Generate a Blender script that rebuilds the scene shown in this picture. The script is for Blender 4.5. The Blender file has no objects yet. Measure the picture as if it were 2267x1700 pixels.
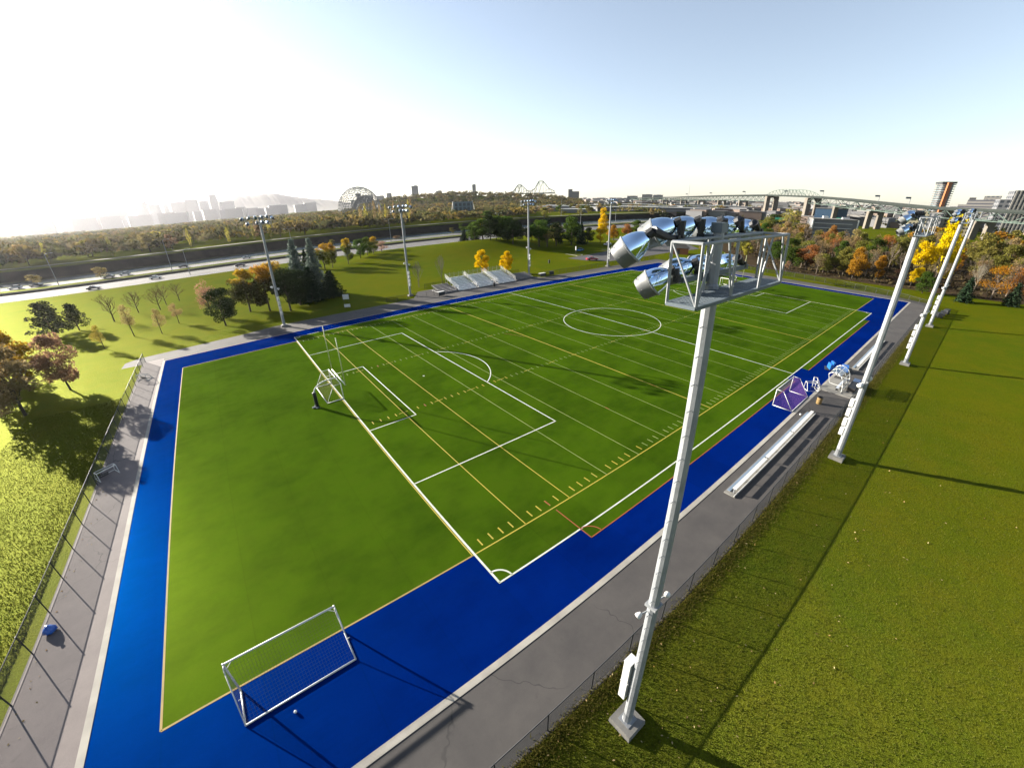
import bpy, math, random
import numpy as np
from mathutils import Matrix, Vector

PANO = True
HAZE_D, HAZE_G, DUST, SKY_S, SUN_S, EXPO = 0.000030, 0.68, 0.4, 0.049, 5.0, 2.25
R_ = math.radians
S = bpy.context.scene
C = S.collection
rnd = random.Random(11)

# ------------------------------------------------------------------ helpers
class MB:
    """collects simple solids; build() links them as ONE mesh object"""
    def __init__(s): s.v = []; s.f = []; s.m = []; s.cur = 0
    def add(s, vs, fs):
        o = len(s.v); s.v += [tuple(v) for v in vs]
        s.f += [tuple(i + o for i in f) for f in fs]; s.m += [s.cur] * len(fs)
        return s
    def box(s, c, d, rz=0.0, top=1.0):
        hx, hy, hz = d[0] / 2, d[1] / 2, d[2] / 2
        ca, sa = math.cos(rz), math.sin(rz); vs = []
        for z, k in ((-hz, 1), (hz, top)):
            for x, y in ((-hx, -hy), (hx, -hy), (hx, hy), (-hx, hy)):
                vs.append((c[0] + (x * ca - y * sa) * k, c[1] + (x * sa + y * ca) * k, c[2] + z))
        return s.add(vs, [(3, 2, 1, 0), (4, 5, 6, 7), (0, 1, 5, 4), (1, 2, 6, 5), (2, 3, 7, 6), (3, 0, 4, 7)])
    def tube(s, p, q, r, n=6, r2=None, cap=True):
        p = Vector(p); q = Vector(q); r2 = r if r2 is None else r2
        d = (q - p); L = d.length
        if L < 1e-6: return s
        d /= L; a = Vector((0, 0, 1)) if abs(d.z) < .95 else Vector((1, 0, 0))
        u = d.cross(a).normalized(); w = d.cross(u)
        vs = []
        for b, rr in ((p, r), (q, r2)):
            for i in range(n):
                t = 2 * math.pi * (i + .5) / n; vs.append(b + (u * math.cos(t) + w * math.sin(t)) * rr)
        fs = [(i, (i + 1) % n, n + (i + 1) % n, n + i) for i in range(n)]
        if cap: fs += [tuple(range(n - 1, -1, -1)), tuple(range(n, 2 * n))]
        return s.add(vs, fs)
    def path(s, pts, r, n=6):
        for a, b in zip(pts, pts[1:]): s.tube(a, b, r, n)
        return s
    def prism(s, poly, z0, z1):
        n = len(poly)
        vs = [(x, y, z0) for x, y in poly] + [(x, y, z1) for x, y in poly]
        return s.add(vs, [tuple(range(n - 1, -1, -1)), tuple(range(n, 2 * n))] + [(i, (i + 1) % n, n + (i + 1) % n, n + i) for i in range(n)])
    def quad(s, a, b, c, d): return s.add([a, b, c, d], [(0, 1, 2, 3)])
    def lathe(s, prof, n, M=None, ang=2 * math.pi, a0=0.0):
        """prof: (r, z) pairs; axis z, then matrix M"""
        full = abs(ang - 2 * math.pi) < 1e-6; k = n if full else n + 1
        vs = []
        for r, z in prof:
            for i in range(k):
                t = a0 + ang * i / n; v = Vector((r * math.cos(t), r * math.sin(t), z)); vs.append(M @ v if M else v)
        fs = []
        for j in range(len(prof) - 1):
            for i in range(n):
                i2 = (i + 1) % k; fs.append((j * k + i, j * k + i2, (j + 1) * k + i2, (j + 1) * k + i))
        return s.add(vs, fs)
    def mesh(s, name, mats, smooth=False):
        me = bpy.data.meshes.new(name); me.from_pydata([tuple(v) for v in s.v], [], s.f)
        for m in (mats if isinstance(mats, (list, tuple)) else [mats]): me.materials.append(m)
        if any(s.m): me.polygons.foreach_set('material_index', s.m)
        if smooth: me.polygons.foreach_set('use_smooth', [True] * len(me.polygons))
        me.update(); return me
    def build(s, name, mats, parent=None, smooth=False):
        return link(name, s.mesh(name, mats, smooth), parent)

def link(name, data, parent=None):
    o = bpy.data.objects.new(name, data); C.objects.link(o)
    if parent is not None: o.parent = parent
    return o
def tag(o, label, cat, group=None):
    o['label'] = label; o['category'] = cat
    if group: o['group'] = group
    return o
def thing(name, label, cat, loc=(0, 0, 0), rz=0.0, group=None):
    o = link(name, None); o.location = loc; o.rotation_euler = (0, 0, rz); o.empty_display_size = .3
    return tag(o, label, cat, group)
def struct(o, kind='structure'):
    o['kind'] = kind; return o
def dup(root, loc, rz=0.0, label=None, group=None, scale=None):
    def cp(o, par):
        c = o.copy(); C.objects.link(c)
        if par is not None: c.parent = par
        for ch in o.children: cp(ch, c)
        return c
    kids = list(root.children); r = root.copy(); C.objects.link(r)
    for k in kids: cp(k, r)
    r.location = loc; r.rotation_euler = (0, 0, rz)
    if scale: r.scale = scale
    if label: r['label'] = label
    if group: r['group'] = group
    return r

# ------------------------------------------------------------------ materials
def nodes(name):
    m = bpy.data.materials.new(name); m.use_nodes = True
    nt = m.node_tree; nt.nodes.clear()
    return m, nt, nt.nodes.new('ShaderNodeOutputMaterial')
def N(nt, typ, **kw):
    n = nt.nodes.new(typ)
    for k, v in kw.items():
        if k in n.inputs: n.inputs[k].default_value = v
        else: setattr(n, k, v)
    return n
def mix(nt, fac, a, b):
    n = nt.nodes.new('ShaderNodeMix'); n.data_type = 'RGBA'
    for sock, val in ((0, fac), (6, a), (7, b)):
        if hasattr(val, 'links'): nt.links.new(val, n.inputs[sock])
        elif sock == 0: n.inputs[0].default_value = val
        else: n.inputs[sock].default_value = (*val[:3], 1)
    return n.outputs[2]
def noise(nt, scale, detail=4, vec=None, rough=.55, stretch=None):
    n = N(nt, 'ShaderNodeTexNoise'); n.inputs['Scale'].default_value = scale; n.inputs['Detail'].default_value = detail
    n.inputs['Roughness'].default_value = rough
    if vec is not None:
        if stretch:
            mp = N(nt, 'ShaderNodeMapping'); mp.inputs['Scale'].default_value = stretch
            nt.links.new(vec, mp.inputs['Vector']); vec = mp.outputs[0]
        nt.links.new(vec, n.inputs['Vector'])
    return n.outputs[0]
def ramp(nt, fac, lo, hi, a=0.0, b=1.0):
    n = N(nt, 'ShaderNodeMapRange', clamp=True)
    for i, v in zip((1, 2, 3, 4), (lo, hi, a, b)): n.inputs[i].default_value = v
    nt.links.new(fac, n.inputs[0]); return n.outputs[0]
def bumpn(nt, h, strength, dist):
    b = N(nt, 'ShaderNodeBump'); b.inputs['Strength'].default_value = strength; b.inputs['Distance'].default_value = dist
    nt.links.new(h, b.inputs['Height']); return b.outputs[0]
def coord(nt, kind='Object'): return N(nt, 'ShaderNodeTexCoord').outputs[kind]

KA = .47   # scene-wide albedo level that goes with the exposure
def dim(c): return tuple(x * KA for x in c) if c else c
def sheen(nt, base, vec, col, fac, rough, normal=None):
    """waxy blades: a broad tinted gloss that shows towards the low sun"""
    g = N(nt, 'ShaderNodeBsdfGlossy', Roughness=rough); g.inputs[0].default_value = (*col, 1)
    ms = N(nt, 'ShaderNodeMixShader'); ms.inputs[0].default_value = fac
    if normal is not None: nt.links.new(normal, g.inputs['Normal'])
    nt.links.new(base, ms.inputs[1]); nt.links.new(g.outputs[0], ms.inputs[2]); return ms.outputs[0]

def MAT(name, c1, c2=None, rough=.7, scale=3.0, metal=0.0, bump=0.0, bscale=30.0, spec=.4, lo=.4, hi=.65):
    if metal < .5: c1, c2 = dim(c1), dim(c2)
    m, nt, out = nodes(name); b = N(nt, 'ShaderNodeBsdfPrincipled')
    vec = coord(nt); b.inputs['Roughness'].default_value = rough; b.inputs['Metallic'].default_value = metal
    b.inputs['Specular IOR Level'].default_value = spec
    c2 = c2 or tuple(x * .82 for x in c1)
    col = mix(nt, ramp(nt, noise(nt, scale, 5, vec), lo, hi), c1, c2)
    nt.links.new(col, b.inputs['Base Color'])
    if bump:
        nt.links.new(bumpn(nt, noise(nt, bscale, 4, vec), bump, .02), b.inputs['Normal'])
    nt.links.new(b.outputs[0], out.inputs[0]); return m

def GRASS(name, cs, bump=1.0, mow=None):
    """cs: lush, mid, dry ; world-scale patches, blades as bump"""
    cs = [dim(c) for c in cs]
    m, nt, out = nodes(name); b = N(nt, 'ShaderNodeBsdfPrincipled', Roughness=.95)
    b.inputs['Specular IOR Level'].default_value = 0
    vec = coord(nt)
    big = ramp(nt, noise(nt, .045, 5, vec), .38, .66)
    med = ramp(nt, noise(nt, .26, 7, vec, .72), .42, .68)
    fine = ramp(nt, noise(nt, 5.5, 5, vec, .7), .3, .7)
    col = mix(nt, big, cs[0], cs[1])
    h = N(nt, 'ShaderNodeMath', operation='MULTIPLY'); nt.links.new(med, h.inputs[0]); h.inputs[1].default_value = .6
    col = mix(nt, h.outputs[0], col, cs[2])
    col2 = N(nt, 'ShaderNodeMix'); col2.data_type = 'RGBA'; col2.blend_type = 'MULTIPLY'; col2.inputs[0].default_value = .75
    g = N(nt, 'ShaderNodeCombineColor')
    f2 = ramp(nt, fine, 0, 1, .62, 1.30)
    for i in range(3): nt.links.new(f2, g.inputs[i])
    nt.links.new(col, col2.inputs[6]); nt.links.new(g.outputs[0], col2.inputs[7])
    nt.links.new(col2.outputs[2], b.inputs['Base Color'])
    hb = noise(nt, 9.0, 6, vec, .75)
    bn = bumpn(nt, hb, bump, .12); nt.links.new(bn, b.inputs['Normal'])
    nt.links.new(sheen(nt, b.outputs[0], vec, (.50, .55, .14), .05, .42, bn), out.inputs[0]); return m

def TURF(name, c1, c2, c3, sh):
    """artificial turf: flat pile, faint roll seams along x, scuffed patches"""
    c1, c2, c3 = dim(c1), dim(c2), dim(c3)
    m, nt, out = nodes(name); b = N(nt, 'ShaderNodeBsdfPrincipled', Roughness=.95)
    b.inputs['Specular IOR Level'].default_value = 0
    vec = coord(nt)
    p1 = ramp(nt, noise(nt, .13, 7, vec, .68), .42, .62)
    p2 = ramp(nt, noise(nt, .9, 5, vec, .7, (.35, 1, 1)), .35, .75)
    col = mix(nt, p1, c1, c2)
    k = N(nt, 'ShaderNodeMath', operation='MULTIPLY'); nt.links.new(p2, k.inputs[0]); k.inputs[1].default_value = .55
    col = mix(nt, k.outputs[0], col, c3)
    w = ramp(nt, noise(nt, 26, 3, vec, .8), .25, .75, .8, 1.2)
    # rolls of carpet, 4.6 m wide: each its own shade, with a seam between them
    sp = N(nt, 'ShaderNodeSeparateXYZ'); nt.links.new(vec, sp.inputs[0])
    dv = N(nt, 'ShaderNodeMath', operation='DIVIDE'); nt.links.new(sp.outputs[0], dv.inputs[0]); dv.inputs[1].default_value = 4.572
    fl = N(nt, 'ShaderNodeMath', operation='FLOOR'); nt.links.new(dv.outputs[0], fl.inputs[0])
    wn = N(nt, 'ShaderNodeTexWhiteNoise', noise_dimensions='1D'); nt.links.new(fl.outputs[0], wn.inputs['W'])
    roll = ramp(nt, wn.outputs[0], 0, 1, .93, 1.07)
    fr = N(nt, 'ShaderNodeMath', operation='FRACT'); nt.links.new(dv.outputs[0], fr.inputs[0])
    seam = ramp(nt, fr.outputs[0], .0, .022, .82, 1.0)
    for o_ in (roll, seam):
        q = N(nt, 'ShaderNodeMath', operation='MULTIPLY'); nt.links.new(w, q.inputs[0]); nt.links.new(o_, q.inputs[1]); w = q.outputs[0]
    g = N(nt, 'ShaderNodeCombineColor')
    for i in range(3): nt.links.new(w, g.inputs[i])
    mm = N(nt, 'ShaderNodeMix'); mm.data_type = 'RGBA'; mm.blend_type = 'MULTIPLY'; mm.inputs[0].default_value = 1
    nt.links.new(col, mm.inputs[6]); nt.links.new(g.outputs[0], mm.inputs[7])
    nt.links.new(mm.outputs[2], b.inputs['Base Color'])
    nt.links.new(bumpn(nt, noise(nt, 30, 4, vec, .8), .5, .02), b.inputs['Normal'])
    nt.links.new(sheen(nt, b.outputs[0], vec, sh, .032, .40), out.inputs[0]); return m

def LEAF(name, c1, c2, top=None, trans=.52, tint=False):
    """leaves: thin, let light through; each leaf its own tone, clumps by noise; 'top' = turned colour of the upper crown"""
    c1, c2, top = (tuple(min(.9, v * 1.35) for v in dim(c)) if c else c for c in (c1, c2, top))
    m, nt, out = nodes(name)
    geo = N(nt, 'ShaderNodeNewGeometry'); oi = N(nt, 'ShaderNodeObjectInfo'); vec = coord(nt)
    isl = geo.outputs['Random Per Island']
    col = mix(nt, isl, c1, c2)
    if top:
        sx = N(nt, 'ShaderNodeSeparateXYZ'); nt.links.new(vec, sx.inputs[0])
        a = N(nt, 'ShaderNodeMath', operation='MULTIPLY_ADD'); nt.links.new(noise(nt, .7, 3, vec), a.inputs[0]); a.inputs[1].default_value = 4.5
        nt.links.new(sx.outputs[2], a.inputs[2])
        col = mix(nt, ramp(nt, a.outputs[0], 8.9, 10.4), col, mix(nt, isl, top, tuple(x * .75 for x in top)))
    if tint:
        at = N(nt, 'ShaderNodeAttribute', attribute_name='tint'); col = mix(nt, .8, col, at.outputs['Color'])
    hs = N(nt, 'ShaderNodeHueSaturation')
    nt.links.new(ramp(nt, oi.outputs['Random'], 0, 1, .485, .515), hs.inputs['Hue'])
    v = N(nt, 'ShaderNodeMath', operation='MULTIPLY_ADD'); nt.links.new(noise(nt, .9, 3, vec), v.inputs[0]); v.inputs[1].default_value = 1.1; v.inputs[2].default_value = .45
    nt.links.new(v.outputs[0], hs.inputs['Value']); nt.links.new(col, hs.inputs['Color'])
    d = N(nt, 'ShaderNodeBsdfDiffuse'); t = N(nt, 'ShaderNodeBsdfTranslucent'); ms = N(nt, 'ShaderNodeMixShader'); ms.inputs[0].default_value = trans
    nt.links.new(hs.outputs[0], d.inputs[0]); nt.links.new(hs.outputs[0], t.inputs[0])
    nt.links.new(d.outputs[0], ms.inputs[1]); nt.links.new(t.outputs[0], ms.inputs[2]); nt.links.new(ms.outputs[0], out.inputs[0])
    return m

def PAVE(name, c1, c2, crack=(.02, .02, .02), cs=.13):
    """old asphalt: stains, patches and wandering cracks"""
    c1, c2 = dim(c1), dim(c2)
    m, nt, out = nodes(name); b = N(nt, 'ShaderNodeBsdfPrincipled', Roughness=.85); vec = coord(nt)
    b.inputs['Specular IOR Level'].default_value = .3
    col = mix(nt, ramp(nt, noise(nt, .35, 6, vec, .65), .38, .66), c1, c2)
    col = mix(nt, ramp(nt, noise(nt, 1.7, 5, vec, .7), .62, .72, 0, .35), col, tuple(x * .6 for x in c2))
    dis = N(nt, 'ShaderNodeVectorMath', operation='MULTIPLY_ADD'); nz = N(nt, 'ShaderNodeTexNoise'); nz.inputs['Scale'].default_value = .8; nt.links.new(vec, nz.inputs['Vector'])
    nt.links.new(nz.outputs['Color'], dis.inputs[0]); dis.inputs[1].default_value = (1.6, 1.6, 0); nt.links.new(vec, dis.inputs[2])
    vo = N(nt, 'ShaderNodeTexVoronoi', feature='DISTANCE_TO_EDGE'); vo.inputs['Scale'].default_value = cs; nt.links.new(dis.outputs[0], vo.inputs['Vector'])
    ck = ramp(nt, vo.outputs['Distance'], .0015, .006, .8, 0)
    gate = N(nt, 'ShaderNodeMath', operation='MULTIPLY'); nt.links.new(ck, gate.inputs[0]); nt.links.new(ramp(nt, noise(nt, .09, 2, vec), .48, .56), gate.inputs[1])
    col = mix(nt, gate.outputs[0], col, crack)
    w = ramp(nt, noise(nt, 40, 3, vec, .8), .25, .75, .82, 1.18); g = N(nt, 'ShaderNodeCombineColor')
    for i in range(3): nt.links.new(w, g.inputs[i])
    mm = N(nt, 'ShaderNodeMix'); mm.data_type = 'RGBA'; mm.blend_type = 'MULTIPLY'; mm.inputs[0].default_value = 1
    nt.links.new(col, mm.inputs[6]); nt.links.new(g.outputs[0], mm.inputs[7]); nt.links.new(mm.outputs[2], b.inputs['Base Color'])
    nt.links.new(bumpn(nt, noise(nt, 50, 4, vec, .8), .4, .02), b.inputs['Normal']); nt.links.new(b.outputs[0], out.inputs[0]); return m

def NET(name, col, open_=.75):
    m, nt, out = nodes(name); d = N(nt, 'ShaderNodeBsdfDiffuse', Color=(*col, 1)); t = N(nt, 'ShaderNodeBsdfTransparent')
    ms = N(nt, 'ShaderNodeMixShader')
    vec = coord(nt); w = ramp(nt, noise(nt, 22, 2, vec), .3, .7, open_ - .1, open_ + .1)
    nt.links.new(w, ms.inputs[0]); nt.links.new(d.outputs[0], ms.inputs[1]); nt.links.new(t.outputs[0], ms.inputs[2])
    nt.links.new(ms.outputs[0], out.inputs[0]); return m

G_lawn = GRASS('lawn_grass', ((.082, .128, .001), (.122, .140, .001), (.17, .150, .004)))
G_brush = MAT('brush', (.05, .045, .035), (.028, .027, .022), .95, .25, spec=0)
T_green = TURF('green_turf', (.060, .128, .004), (.030, .074, .003), (.080, .136, .008), (.42, .62, .06))
T_blue = TURF('blue_turf', (.0003, .014, .18), (.0003, .008, .125), (.001, .020, .20), (.0, .20, .80))
ASPH = PAVE('asphalt', (.125, .115, .108), (.088, .082, .080))
ASPH2 = PAVE('parking_asphalt', (.105, .10, .10), (.075, .073, .074))
ROADM = MAT('road_concrete', (.22, .215, .21), (.17, .165, .165), .9, .15, spec=.15)
CONC = MAT('concrete', (.36, .345, .31), (.27, .26, .235), .85, 1.2, bump=.2)
KERB = MAT('pale_kerb', (.56, .53, .46), (.42, .39, .34), .85, .55)
L_white = MAT('white_line_fibre', (.95, .97, .88), (.75, .80, .65), .8, 1.4)
L_yellow = MAT('yellow_line_fibre', (.62, .47, .03), (.5, .42, .05), .8, 1.2)
L_pale = MAT('faded_yellow_fibre', (.34, .40, .10), (.22, .31, .06), .8, .6)
L_gold = MAT('gold_edge_fibre', (.50, .33, .08), (.38, .27, .08), .8, 1.0)
L_red = MAT('orange_line_fibre', (.42, .10, .02), (.33, .09, .02), .8, 1.0)
GALV = MAT('galvanised_steel', (.46, .48, .50), (.37, .39, .41), .5, 2.2, metal=.1)
STEEL = MAT('shade_blue_steel', (.17, .21, .24), (.13, .17, .20), .5, 2)  # dark blue base colour holds the platform's shade and sky reflection
WHITE = MAT('white_paint', (1.05, 1.05, 1.0), (.92, .92, .88), .45, 2.5)
ALU = MAT('aluminium', (.72, .74, .77), (.62, .64, .68), .32, 3, metal=.75)
CHROME = MAT('sky_tinted_aluminium', (.58, .76, .97), (.54, .72, .94), .09, 1.2, metal=1.0, bump=.03, bscale=3)  # blue of the reflected sky is mixed into the metal colour
VISOR = MAT('grey_visor', (.24, .25, .25), (.19, .20, .20), .5, 3)
BLACK = MAT('black_plastic', (.018, .018, .02), (.025, .025, .028), .5, 3)
DARK = MAT('dark_metal', (.05, .052, .055), (.035, .036, .04), .6, 3)
BARK = MAT('bark', (.11, .085, .06), (.06, .045, .035), .9, 4, bump=.5, bscale=9)
TWIG = MAT('twig', (.20, .155, .11), (.13, .10, .075), .9, 3)
TWIG2 = MAT('reddish_twig', (.24, .13, .09), (.17, .09, .07), .9, 3)
TWIG3 = MAT('pale_twig', (.33, .30, .22), (.26, .23, .17), .9, 3)
CHAIN = NET('chain_link', (.08, .08, .08), .58)
CHAINB = NET('black_chain_link', (.012, .013, .014), .72)
# ------------------------------------------------------------------ terrain
def gz(x, y):
    x = np.asarray(x, float); y = np.asarray(y, float)
    g = lambda cx, cy, sx, sy, h: h * np.exp(-((x - cx) / sx) ** 2 - ((y - cy) / sy) ** 2)
    z = g(92, 112, 36, 21, 4.6) + g(58, 126, 20, 13, 1.8)
    z = z * np.clip((y - 52) / 22, 0, 1) * np.clip((152 - y) / 12, 0, 1)
    t = np.clip((y - 237) / 9, 0, 1) * np.clip((900 - x) / 200, 0, 1); z = z + 5.4 * t * t * (3 - 2 * t)
    for cx, cy, h in ((420, 1075, 20), (510, 1035, 24), (600, 985, 28), (690, 925, 22), (780, 855, 18), (850, 800, 10)):
        z = z + g(cx, cy, 95, 95, h * .72)
    bank = np.clip((-46 - y) / 26, 0, 1); z = z + .9 * bank * bank * np.clip((135 - x) / 25, 0, 1)
    return z
def gzf(x, y): return float(gz(x, y))

def ax(*segs):
    out = []
    for a, b, st in segs: out += list(np.arange(a, b, st))
    return np.array(out + [segs[-1][1]])
gx = ax((-7500, -1500, 750), (-1500, -300, 150), (-300, -60, 20), (-60, 160, 3.5), (160, 320, 16), (320, 1100, 30), (1100, 2000, 150), (2000, 7500, 500))
gy = ax((-7500, -1500, 750), (-1500, -200, 130), (-200, -100, 10), (-100, 60, 4), (60, 160, 3.5), (160, 234, 8), (234, 248, 1.4), (248, 320, 12), (320, 1250, 30), (1250, 2000, 125), (2000, 7500, 500))
X, Y = np.meshgrid(gx, gy); Z = gz(X, Y)
nx, ny = len(gx), len(gy)
vs = np.stack([X.ravel(), Y.ravel(), Z.ravel()], 1)
idx = np.arange(nx * ny).reshape(ny, nx)
fs = np.stack([idx[:-1, :-1].ravel(), idx[:-1, 1:].ravel(), idx[1:, 1:].ravel(), idx[1:, :-1].ravel()], 1)
me = bpy.data.meshes.new('ground'); me.from_pydata(vs.tolist(), [], fs.tolist()); me.materials.append(G_lawn)
me.polygons.foreach_set('use_smooth', [True] * len(me.polygons))
struct(link('ground', me))

def sheet(name, poly, z, mat, kind='structure'):
    b = MB(); b.add([(x, y, z) for x, y in poly], [tuple(range(len(poly)))])
    return struct(b.build(name, mat), kind)

# worn verge and paved surround, blue border turf, green pitch
sheet('pavement', [(-25.0, -40.95), (123.6, -40.95), (126.9, -33), (127.6, -14), (128.4, 16), (128.8, 42.0), (70, 42.2), (66, 50.5), (34, 50.5), (30, 44.2), (24, 43.6), (-2, 44.2), (-8, 43.0), (-25.6, 41.6), (-27.4, 40.2), (-27.6, 37.2), (-24.6, 37.0)], .004, ASPH)
sheet('blue_border', [(-21.16, -36.57), (121.74, -36.57), (121.74, 36.4), (-21.16, 36.4)], .008, T_blue)
sheet('glare_pavement', [(-25.1, -40.95), (-21.4, -40.95), (-21.4, 38.1), (-24.5, 38.1)], .006, PAVE('glare_pale_asphalt', (.30, .255, .245), (.235, .20, .195), (.05, .045, .045)))  # overlay of paler asphalt; sun glare and lens veil put into its colour
yt = 32.64
green = [(-18.29, -29.72), (0, -29.72), (0, -yt), (100.58, -yt), (100.58, -29.72), (118.87, -29.72), (118.87, 29.72), (100.58, 29.72), (100.58, yt), (0, yt), (0, 29.72), (-18.29, 29.72)]
sheet('green_pitch', green, .012, T_green)
for k, (a, b) in enumerate(((7.35, 47.9), (53.4, 92.6))):
    sheet('green_margin', [(a, -33.75), (b, -33.75), (b, -yt + .02), (a, -yt + .02)], .0125, T_green)

# pale concrete kerbs round the blue border
for pts in ([(-21.5, -36.95), (-21.16, -36.95), (-21.16, 36.4), (-21.5, 36.4)], [(-21.16, -36.95), (121.74, -36.95), (121.74, -36.57), (-21.16, -36.57)], [(121.74, -36.95), (122.0, -36.95), (122.0, 36.4), (121.74, 36.4)], [(-21.5, 36.4), (122.0, 36.4), (122.0, 36.55), (-21.5, 36.55)]):
    struct(MB().prism(pts, 0, .03).build('kerb', KERB))

sheet('forest_floor', [(142, 12), (142.5, -30), (143, -60), (143, -150), (262, -150), (262, 60), (205, 60), (168, 32)], .05, MAT('leaf_litter', (.10, .07, .045), (.065, .055, .03), .95, .3, spec=0))

# ------------------------------------------------------------------ painted lines
class Lines:
    def __init__(s, z): s.b = MB(); s.z = z
    def seg(s, x0, y0, x1, y1, w):
        d = math.hypot(x1 - x0, y1 - y0); nx_, ny_ = -(y1 - y0) / d * w / 2, (x1 - x0) / d * w / 2
        s.b.quad((x0 - nx_, y0 - ny_, s.z), (x1 - nx_, y1 - ny_, s.z), (x1 + nx_, y1 + ny_, s.z), (x0 + nx_, y0 + ny_, s.z))
    def arc(s, cx, cy, r, a0, a1, w, n=48):
        for i in range(n):
            t0, t1 = a0 + (a1 - a0) * i / n, a0 + (a1 - a0) * (i + 1) / n
            p = [(cx + rr * math.cos(t), cy + rr * math.sin(t), s.z) for rr, t in ((r - w / 2, t0), (r - w / 2, t1), (r + w / 2, t1), (r + w / 2, t0))]
            s.b.quad(*p)
YD = .9144; LX = 110 * YD; FW = 29.72
fy = Lines(.016)   # bright yellow football lines
fp = Lines(.0165)  # the finer yard lines and ticks
for k in range(1, 22):
    x = k * 5 * YD
    if k == 11: continue
    bold = k in (7, 15)
    (fy if (bold or k < 3) else fp).seg(x, -FW, x, FW, .14 if bold else .085)
for k in range(1, 110):
    x = k * YD
    for sgn in (-1, 1):
        if k % 5:
            L = fy if (k < 22 and sgn < 0) else fp
            L.seg(x, sgn * 7.77 - .3, x, sgn * 7.77 + .3, .10)
            L.seg(x, sgn * (FW - .35), x, sgn * (FW - 1.05), .11)
        else:
            fy.seg(x - .55, sgn * 7.77, x + .55, sgn * 7.77, .09)
for sgn in (-1, 1):
    fy.seg(-.18, sgn * FW, LX + .1, sgn * FW, .10)
fy.seg(-.17, -FW, -.17, FW, .10); fy.seg(LX + .17, -FW, LX + .17, FW, .10)
struct(fy.b.build('yellow_markings', L_yellow)); struct(fp.b.build('yard_markings', L_pale))
fe = Lines(.0168)
for sgn in (-1, 1):
    fe.seg(-18.29, sgn * FW, -.2, sgn * FW, .11); fe.seg(LX + .2, sgn * FW, 118.87, sgn * FW, .11)
fe.seg(-18.29, -FW, -18.29, FW, .11); fe.seg(118.87, -FW, 118.87, FW, .11)
struct(fe.b.build('gold_edge_markings', L_gold))
sw = Lines(.020)
W_ = .12
sw.seg(0, -yt, 0, yt, .15); sw.seg(LX, -yt, LX, yt, W_); sw.seg(LX / 2, -yt, LX / 2, yt, W_)
sw.seg(-.06, -yt, LX + .06, -yt, W_); sw.seg(-.06, yt, LX + .06, yt, W_)
sw.arc(LX / 2, 0, 9.15, 0, 2 * math.pi, W_, 96)
for x0, s in ((0, 1), (LX, -1)):
    for d, h in ((16.5, 20.15), (5.5, 9.16)):
        sw.seg(x0 + s * d, -h, x0 + s * d, h, W_)
        for q in (-1, 1): sw.seg(x0, q * h, x0 + s * (d + W_ / 2), q * h, W_)
    a = math.acos(5.5 / 9.15)
    if s > 0: sw.arc(11, 0, 9.15, -a, a, W_)
    else: sw.arc(LX - 11, 0, 9.15, math.pi - a, math.pi + a, W_)
    sw.seg(x0 + s * 11 - .12, 0, x0 + s * 11 + .12, 0, .24)
    for q in (-1, 1):
        t = {(1, -1): 0, (1, 1): -math.pi / 2, (-1, -1): math.pi / 2, (-1, 1): math.pi}[(s, q)]
        sw.arc(x0, q * yt, 1.0, t, t + math.pi / 2, W_, 14)
struct(sw.b.build('white_markings', L_white))
rd = Lines(.0215)
for a, b in ((7.35, 47.9), (53.4, 92.6)):
    rd.seg(a, -33.72, b, -33.72, .09)
rd.seg(7.35, -33.76, 7.35, -30, .09); rd.arc(7.35, -33.72, 1.1, 0, math.pi / 2, .09, 12)
for y in (-29.0, -7.77, 7.77, 29.0): rd.seg(7.32, y - .3, 7.32, y + .3, .12)
rd.seg(32, -22.2, 32, -21.4, .1); rd.seg(22.9, -22.2, 22.9, -21.6, .1); rd.arc(18.3, 0, 13.7, .25, .55, .07, 10)
struct(rd.b.build('orange_markings', L_red))

# ------------------------------------------------------------------ parking lot, roads, water, dike
def band(name, x0, x1, y0, y1, z, mat, n=60, follow=True):
    b = MB(); xs = np.linspace(x0, x1, n)
    for a, c in zip(xs, xs[1:]):
        z_ = [gzf(q, r) + z if follow else z for q, r in ((a, y0), (c, y0), (c, y1), (a, y1))]
        b.quad((a, y0, z_[0]), (c, y0, z_[1]), (c, y1, z_[2]), (a, y1, z_[3]))
    return struct(b.build(name, mat))
sheet('parking_lot', [(104.5, 56), (110, 49.6), (132, 49.2), (149, 50.2), (175, 49), (196, 70), (190, 92), (160, 93), (139, 90), (118, 88), (108, 87), (103, 78)], .02, ASPH2)
for poly in ([(111.5, 75.5), (111.2, 67.2), (113.4, 66.8), (115.6, 68.4), (114.6, 75.2)], [(134.4, 74.4), (133.6, 62.6), (135.8, 62.4), (137.6, 74)]):
    struct(MB().prism(poly, 0, .14).build('traffic_island', KERB))
    cx = sum(p[0] for p in poly) / len(poly); cy = sum(p[1] for p in poly) / len(poly)
    sheet('island_grass', [(cx + (x - cx) * .86, cy + (y - cy) * .93) for x, y in poly], .15, G_lawn)
sheet('access_road', [(150, 94), (400, 92), (400, 102), (150, 103)], .02, ASPH2)
band('highway', -700, 900, 157.0, 178.0, .03, ROADM, 50)
band('highway', -700, 900, 198.0, 211.5, .03, ROADM, 50)
band('road_shoulder', -700, 900, 178.0, 180.6, .035, MAT('dark_shoulder', (.10, .085, .075), (.07, .06, .055), .9, .3), 50)
ln = Lines(.045)
for i in range(-60, 90):
    ln.seg(i * 12, 164, i * 12 + 3.5, 164, .16); ln.seg(i * 12, 171, i * 12 + 3.5, 171, .16); ln.seg(i * 12, 204.7, i * 12 + 3.5, 204.7, .16)
for y in (158, 177.2, 198.8, 210.6): ln.seg(-700, y, 900, y, .16)
struct(ln.b.build('lane_markings', L_white))
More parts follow.
